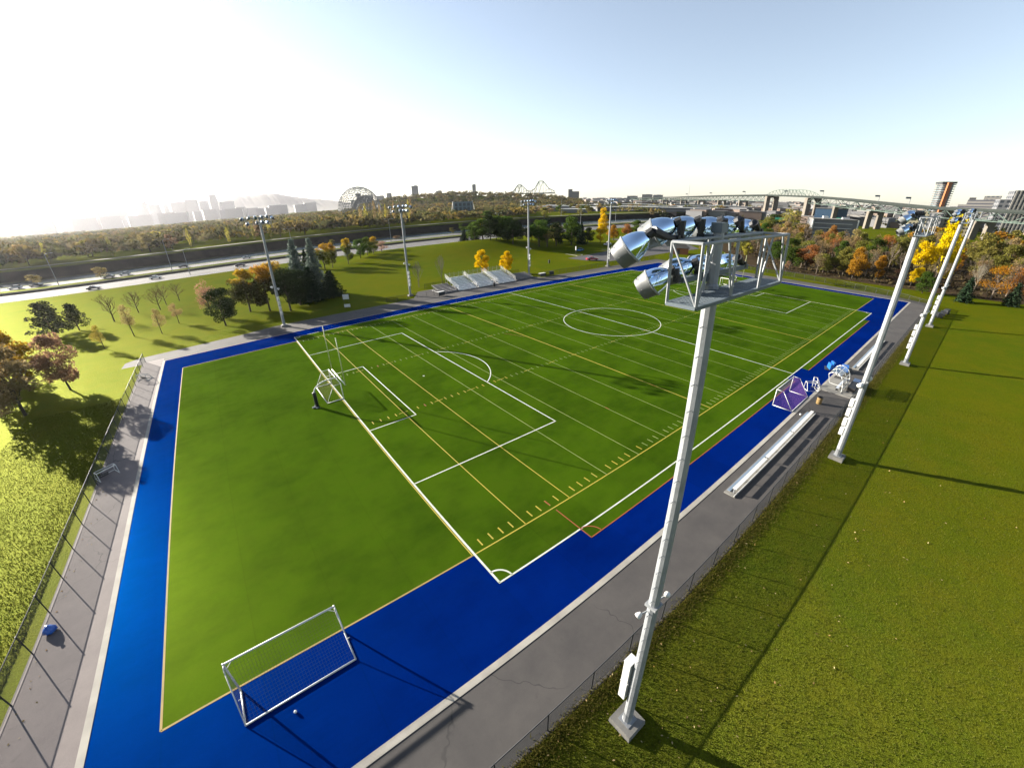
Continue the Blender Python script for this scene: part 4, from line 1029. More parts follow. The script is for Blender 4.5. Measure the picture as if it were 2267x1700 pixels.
# ------------------------------------------------------------------ buildings
def WALL(name, wall, glass, sx, sz, frac=.5, band=False):
    """facade: storeys and window bays as real pattern of the wall"""
    m, nt, out = nodes(name); b_ = N(nt, 'ShaderNodeBsdfPrincipled'); vec = coord(nt); sp_ = N(nt, 'ShaderNodeSeparateXYZ'); nt.links.new(vec, sp_.inputs[0])
    def cell(sock, size, fr):
        a = N(nt, 'ShaderNodeMath', operation='DIVIDE'); nt.links.new(sock, a.inputs[0]); a.inputs[1].default_value = size
        f = N(nt, 'ShaderNodeMath', operation='FRACT'); nt.links.new(a.outputs[0], f.inputs[0])
        g = N(nt, 'ShaderNodeMath', operation='LESS_THAN'); nt.links.new(f.outputs[0], g.inputs[0]); g.inputs[1].default_value = fr; return g.outputs[0]
    ad = N(nt, 'ShaderNodeMath', operation='ADD'); nt.links.new(sp_.outputs[0], ad.inputs[0]); nt.links.new(sp_.outputs[1], ad.inputs[1])
    w = cell(sp_.outputs[2], sz, frac)
    if not band:
        q = N(nt, 'ShaderNodeMath', operation='MULTIPLY'); nt.links.new(w, q.inputs[0]); nt.links.new(cell(ad.outputs[0], sx, .6), q.inputs[1]); w = q.outputs[0]
    nt.links.new(mix(nt, w, dim(wall), dim(glass)), b_.inputs['Base Color']); b_.inputs['Roughness'].default_value = .5
    nt.links.new(b_.outputs[0], out.inputs[0]); return m
dw = dim
W_pale = WALL('pale_facade', (.26, .25, .23), (.08, .09, .11), 3.2, 3.4)
W_grey = WALL('grey_facade', (.26, .26, .27), (.05, .06, .075), 4, 3.6, .55)
W_glass = WALL('glass_facade', (.20, .29, .32), (.06, .08, .10), 4, 3.8, .7)
W_cream = WALL('cream_facade', (.5, .45, .30), (.05, .05, .05), 2.4, 2.6, .55)
W_band = WALL('banded_facade', (.30, .285, .26), (.10, .10, .12), 3, 3.0, .45, True)
ROOF = MAT('grey_roof', (.3, .3, .3), None, .9, .5)
def face_cam(x, y): return math.atan2(y - cam_xy[1], x - cam_xy[0])
def tower(label, x, y, w, h, mat, steps=(), depth=.8, group='hazy city towers on the skyline', cat='tower', name='city_tower', cap=True):
    t = thing(name, label, cat, (x, y, gzf(x, y)), face_cam(x, y) - math.pi / 2 + rnd.uniform(-.25, .25), group)
    top = h - sum(s[1] for s in steps)
    MB().box((0, 0, top / 2), (w, w * depth, top)).build('shaft', mat, t); z = top; ww = w
    for k, dh in steps:
        ww *= k; MB().box((0, 0, z + dh / 2), (ww, ww * depth, dh)).build('setback', mat, t); z += dh
    if cap: MB().box((ww * .1, 0, z + h * .012), (ww * .45, ww * depth * .4, h * .024)).build('roof_box', ROOF, t)
    return t
SK = [('A', -812, 4076, 40, 218, W_glass, [(.75, 14), (.6, 12)], 'tallest stepped tower of the hazy skyline, leftmost of the tall pair'), ('A2', -848, 4060, 60, 188, W_grey, [(.7, 12)], 'shorter tower attached to the left of the stepped tower'),
      ('B', -726, 4193, 60, 217, W_grey, [], 'flat topped slab tower, second tall one of the hazy skyline'), ('B2', -667, 4203, 40, 196, W_glass, [], 'narrow tower close to the right of the slab tower'), ('C', -440, 4433, 62, 222, W_glass, [(.6, 6)], 'isolated tall tower right of the slab pair with a domed cap'),
      ('C2', -392, 4437, 40, 178, W_grey, [(.6, 10)], 'lower shoulder tower right of the isolated tall tower'), ('D', -259, 4546, 50, 176, W_glass, [(.6, 12), (.45, 12)], 'tower with pointed top in the middle of the hazy skyline'),
      ('E', 109, 4352, 56, 199, W_grey, [], 'square tower standing alone before the mountain'), ('F', -59, 4353, 92, 170, W_pale, [], 'wide pale block between pointed tower and square tower'), ('G', 30, 4353, 67, 152, W_grey, [], 'grey block left of the square tower'),
      ('H', -569, 4216, 121, 155, W_pale, [], 'wide low pale block behind the slab pair'), ('I', -324, 4242, 77, 148, W_grey, [], 'grey block below the pointed tower'), ('J', -172, 4450, 117, 160, W_pale, [], 'long pale block right of the pointed tower'),
      ('K', 200, 4248, 110, 132, W_grey, [], 'low grey block on the mountain foot'), ('L', -780, 4082, 40, 152, W_grey, [], 'low block between the two tallest towers'), ('N', -892, 3443, 60, 70, W_pale, [], 'low pale block at the far left of the skyline'), ('O', -627, 4108, 33, 156, W_glass, [], 'thin block right of the slab pair')]
for nm, x, y, w, h, m, st, lb in SK: tower(lb, x, y, w, h, m, st)
for i in range(40):
    az = R_(rnd.uniform(78, 107)); D = rnd.uniform(3100, 4600); x, y = cam_xy[0] + D * math.cos(az), cam_xy[1] + D * math.sin(az)
    h = rnd.uniform(35, 85) * (D / 4000)
    tower('hazy low city block in the haze under the towers', x, y, rnd.uniform(50, 130), h, rnd.choice((W_pale, W_grey)), (), .6, 'hazy low city blocks', 'building', 'city_block', False)
t = thing('water_tower', 'hazy water tower at the far left of the skyline', 'water tower', (-785, 3366, 0)); MB().tube((0, 0, 0), (0, 0, 80), 4, 8).build('stem', ROOF, t); MB().lathe([(4, 72), (13, 84), (13, 92), (0, 99)], 12).build('tank', ROOF, t)
GT = 'single towers behind the wooded hill'
for lb, x, y, w, h, m in [('slim grey tower behind the hill right of the lattice dome', 1006, 2128, 34, 108, W_grey), ('small square tower on the crest of the wooded hill', 1288, 1972, 20, 103, W_grey), ('pale block tower just right of the lattice dome', 951, 2370, 28, 82, W_pale), ('low pale tower touching the right rim of the lattice dome', 904, 2387, 39, 70, W_pale), ('low wide pale tower half sunk behind the wooded hill', 1215, 2247, 35, 82, W_pale)]:
    tower(lb, x, y, w, h, m, (), .8, GT)
t = thing('terraced_building', 'white terraced block seen through the lattice dome', 'building', (469, 1375, 0), face_cam(469, 1375) - math.pi / 2)
MB().box((0, 0, 27), (54, 30, 54)).build('main_block', W_pale, t); MB().box((-20, -2, 57), (16, 26, 8)).build('upper_block', W_pale, t); MB().box((-36, 0, 21), (22, 26, 42)).build('side_block', W_grey, t); MB().box((36, 0, 18), (26, 24, 36)).build('low_wing', W_pale, t)
t = thing('square_arch_building', 'grey slab block with white panels right of the green bridge towers', 'building', (1211, 1137, gzf(1211, 1137)), face_cam(1211, 1137) - math.pi / 2)
MB().box((-13, 0, 27), (16, 20, 54)).build('tall_slab', W_grey, t); MB().box((8, 0, 23), (26, 18, 46)).build('white_slab', W_pale, t)
for lb, x, y, w, h in [('flat white shed roof on the right horizon, left one', 2079, 1501, 60, 33), ('flat white shed roof on the right horizon, middle one', 2129, 1432, 55, 42), ('flat white shed roof on the right horizon, right one', 2160, 1380, 50, 40)]:
    tower(lb, x, y, w, h, W_pale, (), .6, 'pale sheds on the right horizon', 'building', 'industrial_shed')
PIERM2 = MAT('balcony_concrete', (.30, .28, .26), None, .8, .3)
# tower with projecting floors and an orange shaft
t = thing('apartment_tower', 'round cornered apartment tower with jutting floors and an orange stripe', 'tower', (808, 24, 0), face_cam(808, 24) - math.pi / 2 + .5)
MB().prism([(8.5 * math.cos(a), 8.5 * math.sin(a)) for a in np.linspace(0, 6.283, 17)[:-1]], 0, 50).build('core', W_glass, t)
for i in range(17): MB().prism([((10.6 + .7 * math.cos(8 * a)) * math.cos(a), (10.6 + .7 * math.cos(8 * a)) * math.sin(a)) for a in np.linspace(0, 6.283, 33)[:-1]], 3 + i * 2.85, 3.9 + i * 2.85).build('balcony_floor', PIERM2, t)
MB().box((-1.5, -10.6, 25.5), (4.2, 3.2, 52)).build('stair_shaft', MAT('orange_render', (.55, .19, .06), None, .8, 1), t); MB().box((0, 0, 51.5), (17, 15, 2.4)).build('roof_box', DARK, t)
t = thing('wide_building', 'wide white stepped building on the right above the bridge', 'building', (622, -25, 0), face_cam(622, -25) - math.pi / 2)
MB().box((0, 0, 12), (34, 16, 24)).build('lower_floors', W_band, t); MB().box((2, 0, 26), (26, 14, 5)).build('upper_floor', W_band, t); MB().box((6, 0, 30), (12, 10, 4)).build('roof_block', W_pale, t); MB().box((-8, 0, 29), (5, 8, 3)).build('roof_box', DARK, t)
t = thing('ribbed_tower', 'grey ribbed concrete tower cut by the right edge', 'tower', (549, -51, 0), face_cam(549, -51) - math.pi / 2 + .3)
MB().box((0, 0, 17.5), (17, 13, 35)).build('shaft', W_grey, t); MB().box((-11, 0, 14), (8, 11, 28)).build('wing', W_grey, t)
for i in range(7): MB().box((-7.4 + i * 2.45, -6.8, 17.5), (.9, 1.0, 35)).build('rib', CONC, t)
for lb, x, y, w, h, m in [('cream office block with square windows behind the golden tree', 450, 1, 15, 17.5, W_cream), ('dark office block beside the cream one', 441, -9, 8, 17, W_grey), ('second cream office block under the bridge ramp', 462, -22, 20, 19, W_cream)]:
    tower(lb, x, y, w, h, m, (), .7, 'office blocks under the bridge ramp', 'building', 'office_block')
t = thing('blue_shed', 'long blue warehouse behind the bridge piers', 'building', (534, 87, 0), face_cam(534, 87) - math.pi / 2); MB().box((0, 0, 8), (30, 18, 16)).build('wall', MAT('blue_cladding', (.06, .14, .26), None, .6, 1), t); MB().box((0, 0, 16.3), (31, 19, .6)).build('roof', ROOF, t)
t = thing('storage_building', 'grey windowless building with white ledges left of the treeline', 'building', (316, 30, 0), face_cam(316, 30) - math.pi / 2 + .26)
GB = MAT('grey_panel', (.25, .25, .26), (.20, .20, .21), .7, .15)
MB().box((0, 6, 5.9), (26, 16, 11.8)).build('wall', GB, t); MB().box((13.4, 6, 5.2), (1.2, 15, 10.4)).build('side_wall', DARK, t)
for z in (3.4, 6.6, 9.4): MB().box((-1, -2.2, z), (22, .6, .28)).build('ledge', WHITE, t)
for i, z in enumerate((2.2, 5.2)): MB().box((1, -2.06, z + .4), (10, .12, .7)).build('window_strip', BLACK, t)
for x in (-13, 13): MB().box((x, -2.3, 6), (.7, .8, 12)).build('pilaster', WHITE, t)
MB().box((0, 6, 12.0), (27, 17, .5)).build('roof', CONC, t); MB().box((-4, 8, 12.9), (3, 3, 1.4)).build('roof_vent', WHITE, t); MB().box((7, 4, 12.8), (4, 2, 1.1)).build('roof_vent', WHITE, t)
t = thing('brick_hut', 'small orange brick hut with dark hipped roof beyond the parking lot', 'hut', (151.2, 45.2, 0), -1.0)
MB().box((0, 0, 1.25), (6.2, 4.6, 2.5)).build('wall', MAT('orange_brick', (.50, .20, .08), (.40, .15, .06), .85, 4), t)
MB().add([(-3.6, -2.8, 2.5), (3.6, -2.8, 2.5), (3.6, 2.8, 2.5), (-3.6, 2.8, 2.5), (-1.4, 0, 4.2), (1.4, 0, 4.2)], [(0, 1, 5, 4), (1, 2, 5), (2, 3, 4, 5), (3, 0, 4), (3, 2, 1, 0)]).build('roof', MAT('dark_shingle', (.06, .055, .05), None, .9, 3), t)
MB().box((-.8, -2.33, 1.0), (.9, .06, 2.0)).build('door', DARK, t)
for i, (x, y, w, h) in enumerate([(420, 330, 60, 5), (455, 285, 50, 6), (500, 250, 70, 5), (380, 372, 46, 6), (560, 300, 70, 6), (470, 420, 80, 6), (640, 250, 60, 7), (700, 330, 90, 7), (590, 190, 50, 6), (620, 420, 70, 6), (350, 300, 30, 4)]):
    t = thing('low_building', 'low white flat roofed building among trees before the long bridge', 'building', (x, y, gzf(x, y)), face_cam(x, y) - math.pi / 2 + rnd.uniform(-.3, .3), 'low white flat roofed buildings')
    MB().box((0, 0, h / 2), (w, 14, h)).build('wall', W_band, t); MB().box((0, 0, h + .25), (w + 1.5, 15.5, .5)).build('roof', WHITE, t)
t = thing('glass_billboard', 'tall glass screen wall with steel props before the wooded hill', 'screen', (208, 313, gzf(208, 313)), face_cam(208, 313) - math.pi / 2)
MB().box((0, 0, 8.5), (19, .6, 14)).build('glass_panel', W_glass, t)
for i in range(6): MB().tube((-9.5 + i * 3.8, -.5, 0), (-9.5 + i * 3.8, -.5, 16), .22, 6).build('mullion', STEEL, t)
for s in (-1, 1): MB().tube((s * 9.5, 0, 16), (s * 12.5, 3, 0), .25, 6).build('prop', WHITE, t)
# geodesic dome
import bmesh
bm_ = bmesh.new(); bmesh.ops.create_icosphere(bm_, subdivisions=4, radius=38)
b = MB()
for e in bm_.edges:
    p, q = e.verts[0].co, e.verts[1].co
    if p.z > -17 and q.z > -17: b.tube((p.x, p.y, p.z + 17), (q.x, q.y, q.z + 17), .34, 3, cap=False)
bm_.free()
o = b.build('geodesic_dome', MAT('pale_lattice', (.22, .24, .25), None, .6, 1)); o.location = (241, 734, 0); tag(o, 'huge transparent lattice sphere rising over the trees below the mountain', 'dome')
# ------------------------------------------------------------------ green bridge towers and the long bridge
GREEN = MAT('pale_green_steel', (.145, .20, .17), (.115, .165, .14), .9, .2, spec=.2)
t = thing('cantilever_bridge', 'pale green steel peaks of a cantilever bridge rising behind the wooded hill', 'bridge', (1215, 1408, 30))
prof = [(-115, 30, 18), (-75, 26, 24), (-55, -2, 48), (-40, 0, 50), (-22, 0, 28), (0, 0, 22), (22, 0, 34), (34, 0, 64), (50, 0, 64), (72, 0, 34), (100, 0, 19)]
ca, sa = math.cos(-.75), math.sin(-.75)
def br(u, z, o=0): return (u * ca - o * sa, u * sa + o * ca, z)
ch = [(-90, 19), (-72, 24), (-52, 49), (-38, 50), (-14, 27), (2, 22), (22, 33), (40, 63), (58, 63), (84, 32), (108, 21)]
for o_ in (-6, 6):
    b = MB(); b.path([br(u, z, o_) for u, z in ch], 1.3, 5); b.path([br(u, 14, o_) for u, z in ch], 1.3, 5)
    for i, (u, z) in enumerate(ch):
        b.tube(br(u, 14, o_), br(u, z, o_), .9, 4)
        if i + 1 < len(ch):
            b.tube(br(u, 14, o_), br(ch[i + 1][0], ch[i + 1][1], o_), .7, 4); m_ = ((u + ch[i + 1][0]) / 2, (z + ch[i + 1][1]) / 2); b.tube(br(m_[0], m_[1], o_), br(m_[0], 14, o_), .5, 4); b.tube(br(u, z, o_), br(m_[0], 14 + (m_[1] - 14) * .4, o_), .5, 4)
    b.build('truss', GREEN, t)
MB().box((9, -8, 12), (200, 14, 3), -.75).build('deck', GREEN, t)
for u in (-45, 49): MB().box(br(u, -8), (16, 18, 44), -.75).build('pier', CONC, t)
t = thing('long_bridge', 'long green steel road bridge on concrete piers crossing the whole right background', 'bridge')
dk = [(1331, 946, 21.5), (938, 521, 25.0), (750, 317, 28.2), (629, 187, 29.3), (564, 116, 28.0), (528, 77, 26.0), (492, 38, 23.3), (458, 1, 20.7), (421, -39, 19.5), (380, -84, 18.0), (330, -138, 16.5)]
DECK = MAT('dark_deck_edge', (.04, .05, .045), (.03, .04, .035), .9, .1, spec=.1); RAILM = MAT('bridge_parapet', (.055, .065, .06), None, .9, .2, spec=.1)
d_ = Vector((dk[4][0] - dk[3][0], dk[4][1] - dk[3][1], 0)).normalized(); nn = Vector((-d_.y, d_.x, 0))
for i, (p, q) in enumerate(zip(dk, dk[1:])):
    p, q = Vector(p), Vector(q); b = MB()
    for s0, z0, z1, in ((9, -1.0, 0),):
        b.add([p - nn * s0 + Vector((0, 0, z0)), q - nn * s0 + Vector((0, 0, z0)), q + nn * s0 + Vector((0, 0, z0)), p + nn * s0 + Vector((0, 0, z0)), p - nn * s0, q - nn * s0, q + nn * s0, p + nn * s0], [(3, 2, 1, 0), (4, 5, 6, 7), (0, 1, 5, 4), (2, 3, 7, 6)])
    b.build('deck', DECK, t); r = MB()
    for s in (-8.9, 8.9): r.quad(p + nn * s, q + nn * s, q + nn * s + Vector((0, 0, .9)), p + nn * s + Vector((0, 0, .9)))
    r.build('parapet', RAILM, t)
    L = (q - p).length; n = max(2, int(L / 9)); dep = (5.2, 6, 6.2, 0, 6, 6.5, 5.5, 5.5, 5.5, 5.5)[i]
    if dep:
        for s in (-7.5, 7.5):
            b = MB(); f = lambda k, low: p.lerp(q, k / n) + nn * s + Vector((0, 0, -1 - dep if low else -1))
            b.tube(f(0, 1), f(n, 1), .32, 4)
            for k in range(n): b.tube(f(k, k % 2 == 0), f(k + 1, k % 2), .26, 4); b.tube(f(k, 0), f(k, 1), .16, 4)
            b.build('truss', GREEN, t)
    elif True:
        for s in (-8.6, 8.6):
            b = MB(); n = 12; z = lambda k: 7.2 * (1 - abs(2 * k / n - 1) ** 2.6) + .4
            top = [p.lerp(q, k / n) + nn * s + Vector((0, 0, z(k))) for k in range(n + 1)]; b.path(top, .28, 5)
            for k in range(1, n): b.tube(top[k], p.lerp(q, k / n) + nn * s, .22, 4); b.tube(top[k], p.lerp(q, (k + 1) / n) + nn * s, .2, 4)
            b.build('arch', GREEN, t)
PIERM = MAT('pier_concrete', (.30, .265, .22), (.24, .215, .18), .9, .1, spec=.1)
def pier(p, w, top, th=3.2):
    for s in (-1, 1):
        c = Vector(p[:2] + (0,)) + nn * s * w * .36; MB().box((c.x, c.y, top / 2), (th, w * .3, top), math.atan2(d_.y, d_.x)).build('pier_leg', PIERM, t)
    MB().box((p[0], p[1], top - 1), (th + .6, w, 2), math.atan2(d_.y, d_.x)).build('pier_cap', PIERM, t)
pier((629, 187), 17, 28, 5.5); pier((564, 116), 17, 26.6, 5.5)
for k, (i, u, dep) in enumerate([(0, .35, 6), (0, .6, 6), (0, .82, 6), (1, .2, 6.6), (1, .62, 6.6), (2, .0, 6.8), (2, .5, 7), (4, .98, 7), (5, .95, 7.5), (6, .95, 6.5), (7, .95, 6.5), (8, .95, 6.5)]):
    a = Vector(dk[i]).lerp(Vector(dk[i + 1]), u); pier((a.x, a.y), 15, a.z - dep, 3.0)
for i, (x, y, z) in enumerate([(560, 112, 29), (700, 263, 29.5), (800, 371, 28), (500, 47, 24), (475, 20, 22.5), (612, 169, 29.4), (900, 480, 26.5)]):
    g = thing('sign_gantry', 'small overhead sign on the deck of the long bridge', 'road sign', (x, y, z), math.atan2(d_.y, d_.x), 'overhead signs on the long bridge')
    MB().tube((0, 7, 0), (0, 7, 6.0), .2, 5).build('post', STEEL, g); MB().box((0, 4.6, 5.4), (.4, 4.6, 1.5)).build('sign_panel', STEEL, g)
for lb, x, y, z in [('green highway sign left of the big bridge pier', 356, 78, 6.5), ('green highway sign right of the big bridge piers', 346, 33, 9.0)]:
    g = thing('highway_sign', lb, 'road sign', (x, y, 0), face_cam(x, y) - math.pi / 2, 'green highway signs'); MB().box((0, 0, z + 1.7), (7, .3, 3.4)).build('sign_panel', MAT('sign_green', (.02, .30, .17), None, .5, 1), g)
    for s in (-1, 1): MB().tube((s * 2.6, .3, 0), (s * 2.6, .3, z + 3), .2, 6).build('post', STEEL, g)
t = thing('elevated_ramp', 'grey elevated highway ramp left of the big bridge pier', 'bridge', (340, 70, 0), math.radians(118)); MB().box((0, 0, 6.2), (70, 9, .9)).build('deck', CONC, t); MB().box((0, 4.6, 7.0), (70, .2, .9)).build('parapet', ROOF, t)
for i in range(6): MB().box((-30 + i * 12, 0, 2.9), (1.2, 6, 5.8)).build('pier_leg', CONC, t)
t = thing('radio_mast', 'thin radio mast on the horizon above the long bridge', 'mast', (1295, 694, 0)); MB().tube((0, 0, 0), (0, 0, 64), .9, 5, .5).build('shaft', STEEL, t)

# ------------------------------------------------------------------ street lamps, cars, parking posts
def street_lamp(label, x, y, h, double=False, group='highway lamps'):
    t = thing('street_lamp', label, 'street lamp', (x, y, gzf(x, y)), 0, group); MB().tube((0, 0, 0), (0, 0, h), .16, 6, .09).build('pole', GALV, t)
    for s in ((-1, 1) if double else (1,)):
        MB().path([(0, 0, h - .1), (s * .9, 0, h + .35), (s * 2.1, 0, h + .3)], .06, 5).build('arm', GALV, t); MB().box((s * 2.3, 0, h + .28), (.8, .35, .16)).build('lamp_head', WHITE, t)
    return t
for lb, x, y, h, d in [('leaning looking street lamp on the median left of the maples', -27.8, 193.4, 14, False), ('street lamp at the near kerb left of the maples', -19.7, 164.5, 10.3, False), ('double armed street lamp behind the silvery spruces', 28.6, 196, 13, True), ('double armed street lamp left of the second far mast', 85, 196, 13.4, True), ('street lamp on the river bank beside the double armed one', 102, 213, 12, False),
                       ('double armed street lamp before the glass screen', 166, 196, 12.5, True), ('single street lamp behind the dark wood, left one', 282, 252, 16, False), ('street lamp above the parking lot, left of the fourth mast', 300, 214, 11, True), ('street lamp right of the fourth far mast', 312, 209, 11.2, True), ('hazy street lamp at the far left of the highway', -70, 196, 13, False), ('thin street lamp right of the dark wood', 250, 196, 12, True)]:
    street_lamp(lb, x, y, h, d)
CARGLASS = MAT('car_glass', (.02, .025, .03), None, .08, 2, spec=.6)
TYRE = MAT('tyre', (.02, .02, .02), None, .9, 5)
def car(label, x, y, rz, paint, suv=False, z=.05):
    t = thing('parked_car' if y < 100 else 'car', label, 'car', (x, y, gzf(x, y) + z), rz, 'cars on the highway' if y > 100 else 'cars in the parking lot')
    k = 1.18 if suv else 1
    side = [(-2.2, .32), (-2.25, .62), (-2.1, .82 * k), (-1.55, .9 * k), (.75, .88), (1.9, .76), (2.2, .6), (2.2, .34)]
    def loft(prof, w0, w1, z1):
        b = MB(); n = len(prof); vs = []
        for s in (-1, 1):
            for px, pz in prof: vs.append((px, s * (w0 + (w1 - w0) * max(0, (pz - .5) / z1)), pz))
        return b.add(vs, [tuple(range(n - 1, -1, -1)), tuple(range(n, 2 * n))] + [(i, (i + 1) % n, n + (i + 1) % n, n + i) for i in range(n)])
    b = loft(side, .9, .84, .5); cab = [(-1.75 if suv else -1.55, .86 * k), (-1.45 if suv else -.95, 1.38 * k), (.15, 1.4 * k), (.95, .86)]
    bb = loft([(x_, z_ + .02) for x_, z_ in cab[1:3]] + [(.1, 1.3 * k), (-.9, 1.28 * k)], .8, .66, 1.0); o = len(b.v); b.v += bb.v; b.f += [tuple(i + o for i in f) for f in bb.f]; b.m += [0] * len(bb.f)
    b.build('body', paint, t); loft(cab, .84, .64, 1.0).build('window', CARGLASS, t)
    for px in (-1.35, 1.38):
        for s in (-1, 1): MB().tube((px, s * .72, .31), (px, s * .92, .31), .31, 12).build('wheel', TYRE, t)
    for s in (-1, 1): MB().box((2.16, s * .62, .62), (.12, .36, .13)).build('headlight', WHITE, t)
    return t
PW_ = MAT('white_car_paint', (.75, .76, .77), None, .25, 1); PD = MAT('charcoal_car_paint', (.04, .035, .04), None, .25, 1); PS = MAT('silver_car_paint', (.45, .48, .5), None, .25, 1, .3); PR = MAT('red_car_paint', (.50, .03, .04), None, .25, 1); PBL = MAT('light_blue_car_paint', (.06, .28, .55), None, .25, 1); PMR = MAT('maroon_car_paint', (.10, .03, .035), None, .25, 1)
for lb, x, y, rz, p_, s in [('white car at the far left of the highway', -85.4, 203, math.pi, PW_, True), ('dark car following the white car at the far left', -79, 203.5, math.pi, PD, False), ('dark sedan in the near lanes of the highway, leftmost there', -52.2, 162, 0, PD, False), ('dark car in the far lanes just before the silver one', -53.3, 201, math.pi, PD, False),
                            ('silver wagon in the far lanes of the highway', -47.6, 203.6, math.pi, PS, True), ('white sedan in the near lanes of the highway', -32.5, 168.5, 0, PW_, False), ('dark car in the far lanes passing the street lamp', -23.5, 203, math.pi, PD, False), ('maroon car in the near lanes behind the maple', .3, 170, 0, PMR, False), ('silver car in the far lanes above the maple', 5.8, 205, math.pi, PS, False), ('white car at the very left edge of the highway', -93, 206, math.pi, PW_, False)]:
    car(lb, x, y, rz, p_, s)
car('light blue car parked in the shade beside the white post', 122.7, 76.4, .4, PBL); car('red car parked at the edge of the lot near the lawn', 106.6, 55.3, -.5, PR); car('white car at the back of the parking lot by the golden tree', 149.6, 83.6, .1, PW_)
def park_post(label, x, y):
    t = thing('parking_sign', label, 'sign', (x, y, .15), 0, 'white signs on the traffic islands'); MB().tube((0, 0, 0), (0, 0, 1.7), .09, 6).build('post', DARK, t); MB().box((0, 0, 2.4), (.3, .75, 1.5), -.6).build('panel', WHITE, t)
park_post('white upright sign on the island beside the blue car', 113.8, 70.5); park_post('white upright sign on the farther island', 135.75, 67.5)
# ------------------------------------------------------------------ blades, tufts and fallen leaves in the foreground lawn
def tufts(name, n, area, h, mat, seed, zf=gz, lean=.5):
    rng = np.random.default_rng(seed); x, y = area(rng, n); z = zf(x, y)
    a = rng.uniform(0, 6.283, n); w = rng.uniform(.012, .03, n); hh = h * rng.uniform(.4, 1.3, n)
    dx, dy = np.cos(a) * w, np.sin(a) * w; tx, ty = rng.normal(size=n) * lean * hh, rng.normal(size=n) * lean * hh
    v = np.stack([np.stack([x - dx, y - dy, z], 1), np.stack([x + dx, y + dy, z], 1), np.stack([x + tx, y + ty, z + hh], 1)], 1).reshape(-1, 3)
    me = bpy.data.meshes.new(name); me.from_pydata(v.tolist(), [], np.arange(3 * n).reshape(n, 3).tolist()); me.materials.append(mat); me.update()
    o = link(name, me); o['kind'] = 'stuff'; return o
BL = LEAF('grass_blade', (.075, .11, .012), (.15, .14, .03), None, .4)
def right_area(rng, n):
    t = rng.random(n) ** 1.6; return -6 + 62 * t, -41.2 - (5 + 30 * t ** .8) * rng.random(n) ** 1.1
def left_area(rng, n):
    return -25.6 - 10 * rng.random(n) ** 1.5, -28 + 50 * rng.random(n)
tufts('grass', 110000, right_area, .07, BL, 1); tufts('grass', 60000, left_area, .09, BL, 2)
def edge_area(rng, n): return -8 + 100 * rng.random(n) ** 1.3, -41.0 + .18 * rng.normal(size=n) - .9 * rng.random(n) ** 2.5
tufts('weeds', 34000, edge_area, .13, LEAF('weed_blade', (.24, .20, .05), (.14, .15, .03), None, .5), 3)
rng = np.random.default_rng(9); P = []
for i in range(260):
    t = rng.random() ** 1.5; P.append((-6 + 60 * t, -40.9 - (3 + 20 * t) * rng.random() ** 1.4, .06))
for i in range(110): P.append((-24.6 + abs(rng.normal()) * .5, -30 + 66 * rng.random(), .03))
P = [(x, y, z + gzf(x, y)) for x, y, z in P]
o = link('fallen_leaves', leaf_mesh('fallen_leaves', P, .065, rng, LEAF('fallen_leaf', (.5, .42, .22), (.38, .22, .08), None, .2), .7)); o['kind'] = 'stuff'

# ------------------------------------------------------------------ air
hz, nt, out = nodes('air'); pv = N(nt, 'ShaderNodeVolumePrincipled', Density=HAZE_D, Anisotropy=HAZE_G); pv.inputs['Color'].default_value = (.93, .93, 1.0, 1)
nt.links.new(pv.outputs[0], out.inputs['Volume'])
o = MB().box((0, 0, 148), (15400, 15400, 302)).build('haze', hz); o['kind'] = 'stuff'

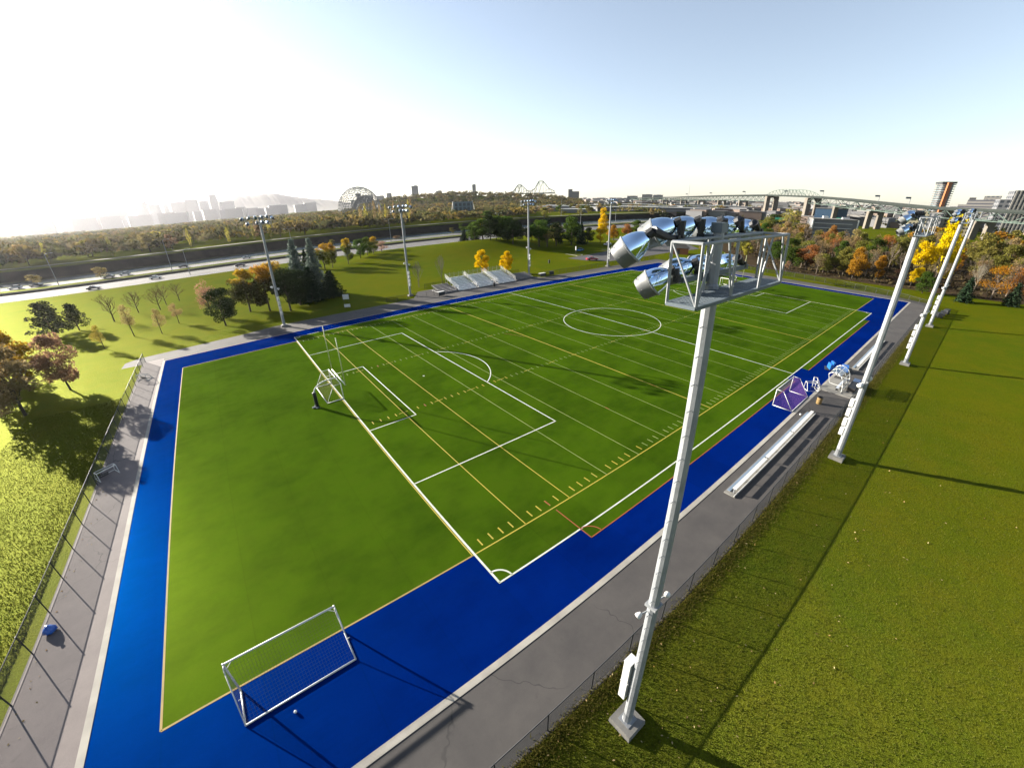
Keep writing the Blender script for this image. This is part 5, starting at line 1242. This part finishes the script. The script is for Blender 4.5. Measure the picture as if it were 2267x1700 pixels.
# ------------------------------------------------------------------ sun and sky
EL, AZ = R_(16.2), math.atan2(.892, -.452)      # sun stands over the left park, low
w = bpy.data.worlds.new('World'); S.world = w; w.use_nodes = True; wt = w.node_tree; wt.nodes.clear()
sky = wt.nodes.new('ShaderNodeTexSky'); sky.sky_type = 'NISHITA'; sky.sun_disc = False; sky.sun_elevation = EL; sky.sun_rotation = math.pi / 2 - AZ
sky.air_density = 1.0; sky.dust_density = DUST; sky.ozone_density = 1.0; sky.altitude = 30
bg = wt.nodes.new('ShaderNodeBackground'); bg.inputs[1].default_value = SKY_S; wo = wt.nodes.new('ShaderNodeOutputWorld')
hs = wt.nodes.new('ShaderNodeHueSaturation'); hs.inputs['Saturation'].default_value = .64
wt.links.new(sky.outputs[0], hs.inputs['Color']); tn = wt.nodes.new('ShaderNodeMix'); tn.data_type = 'RGBA'; tn.blend_type = 'MULTIPLY'; tn.inputs[0].default_value = 1; tn.inputs[7].default_value = (.95, .99, 1.05, 1)
wt.links.new(hs.outputs[0], tn.inputs[6]); wt.links.new(tn.outputs[2], bg.inputs[0]); wt.links.new(bg.outputs[0], wo.inputs[0])
sun = bpy.data.lights.new('sun', 'SUN'); sun.energy = SUN_S; sun.angle = R_(.42); sun.color = (1.0, .92, .80)
so = link('sun', sun); so.rotation_euler = Vector((math.cos(AZ) * math.cos(EL), math.sin(AZ) * math.cos(EL), math.sin(EL))).to_track_quat('Z', 'Y').to_euler()

# ------------------------------------------------------------------ camera: wide drone lens with its barrel curve
cd = bpy.data.cameras.new('camera'); co = link('camera', cd); S.camera = co
yaw, pit, roll = -0.646720424, 1.12622230, -0.0261333637
co.matrix_world = Matrix.Translation((-9.25284702, -46.7489362, 22.0351478)) @ (Matrix.Rotation(yaw, 4, 'Z') @ Matrix.Rotation(pit, 4, 'X') @ Matrix.Rotation(roll, 4, 'Z'))
cd.clip_start = .1; cd.clip_end = 20000; cd.sensor_fit = 'HORIZONTAL'; cd.sensor_width = 36; cd.sensor_height = 36 * 767 / 1024
if PANO:
    cd.type = 'PANO'; cd.panorama_type = 'FISHEYE_LENS_POLYNOMIAL'; cd.fisheye_fov = R_(180)
    cd.fisheye_polynomial_k0 = 0; cd.fisheye_polynomial_k1 = -7.07930616e-02; cd.fisheye_polynomial_k2 = -1.41353638e-04
    cd.fisheye_polynomial_k3 = 8.99610867e-05; cd.fisheye_polynomial_k4 = -1.73633603e-06
else:
    cd.lens = 36 * .37
S.view_settings.view_transform = 'Standard'; S.view_settings.look = 'None'; S.view_settings.exposure = EXPO; S.view_settings.gamma = 1
S.render.engine = 'CYCLES'; S.cycles.use_denoising = True; S.cycles.max_bounces = 8; S.cycles.transparent_max_bounces = 24; S.cycles.volume_bounces = 0
S.cycles.sample_clamp_indirect = 6
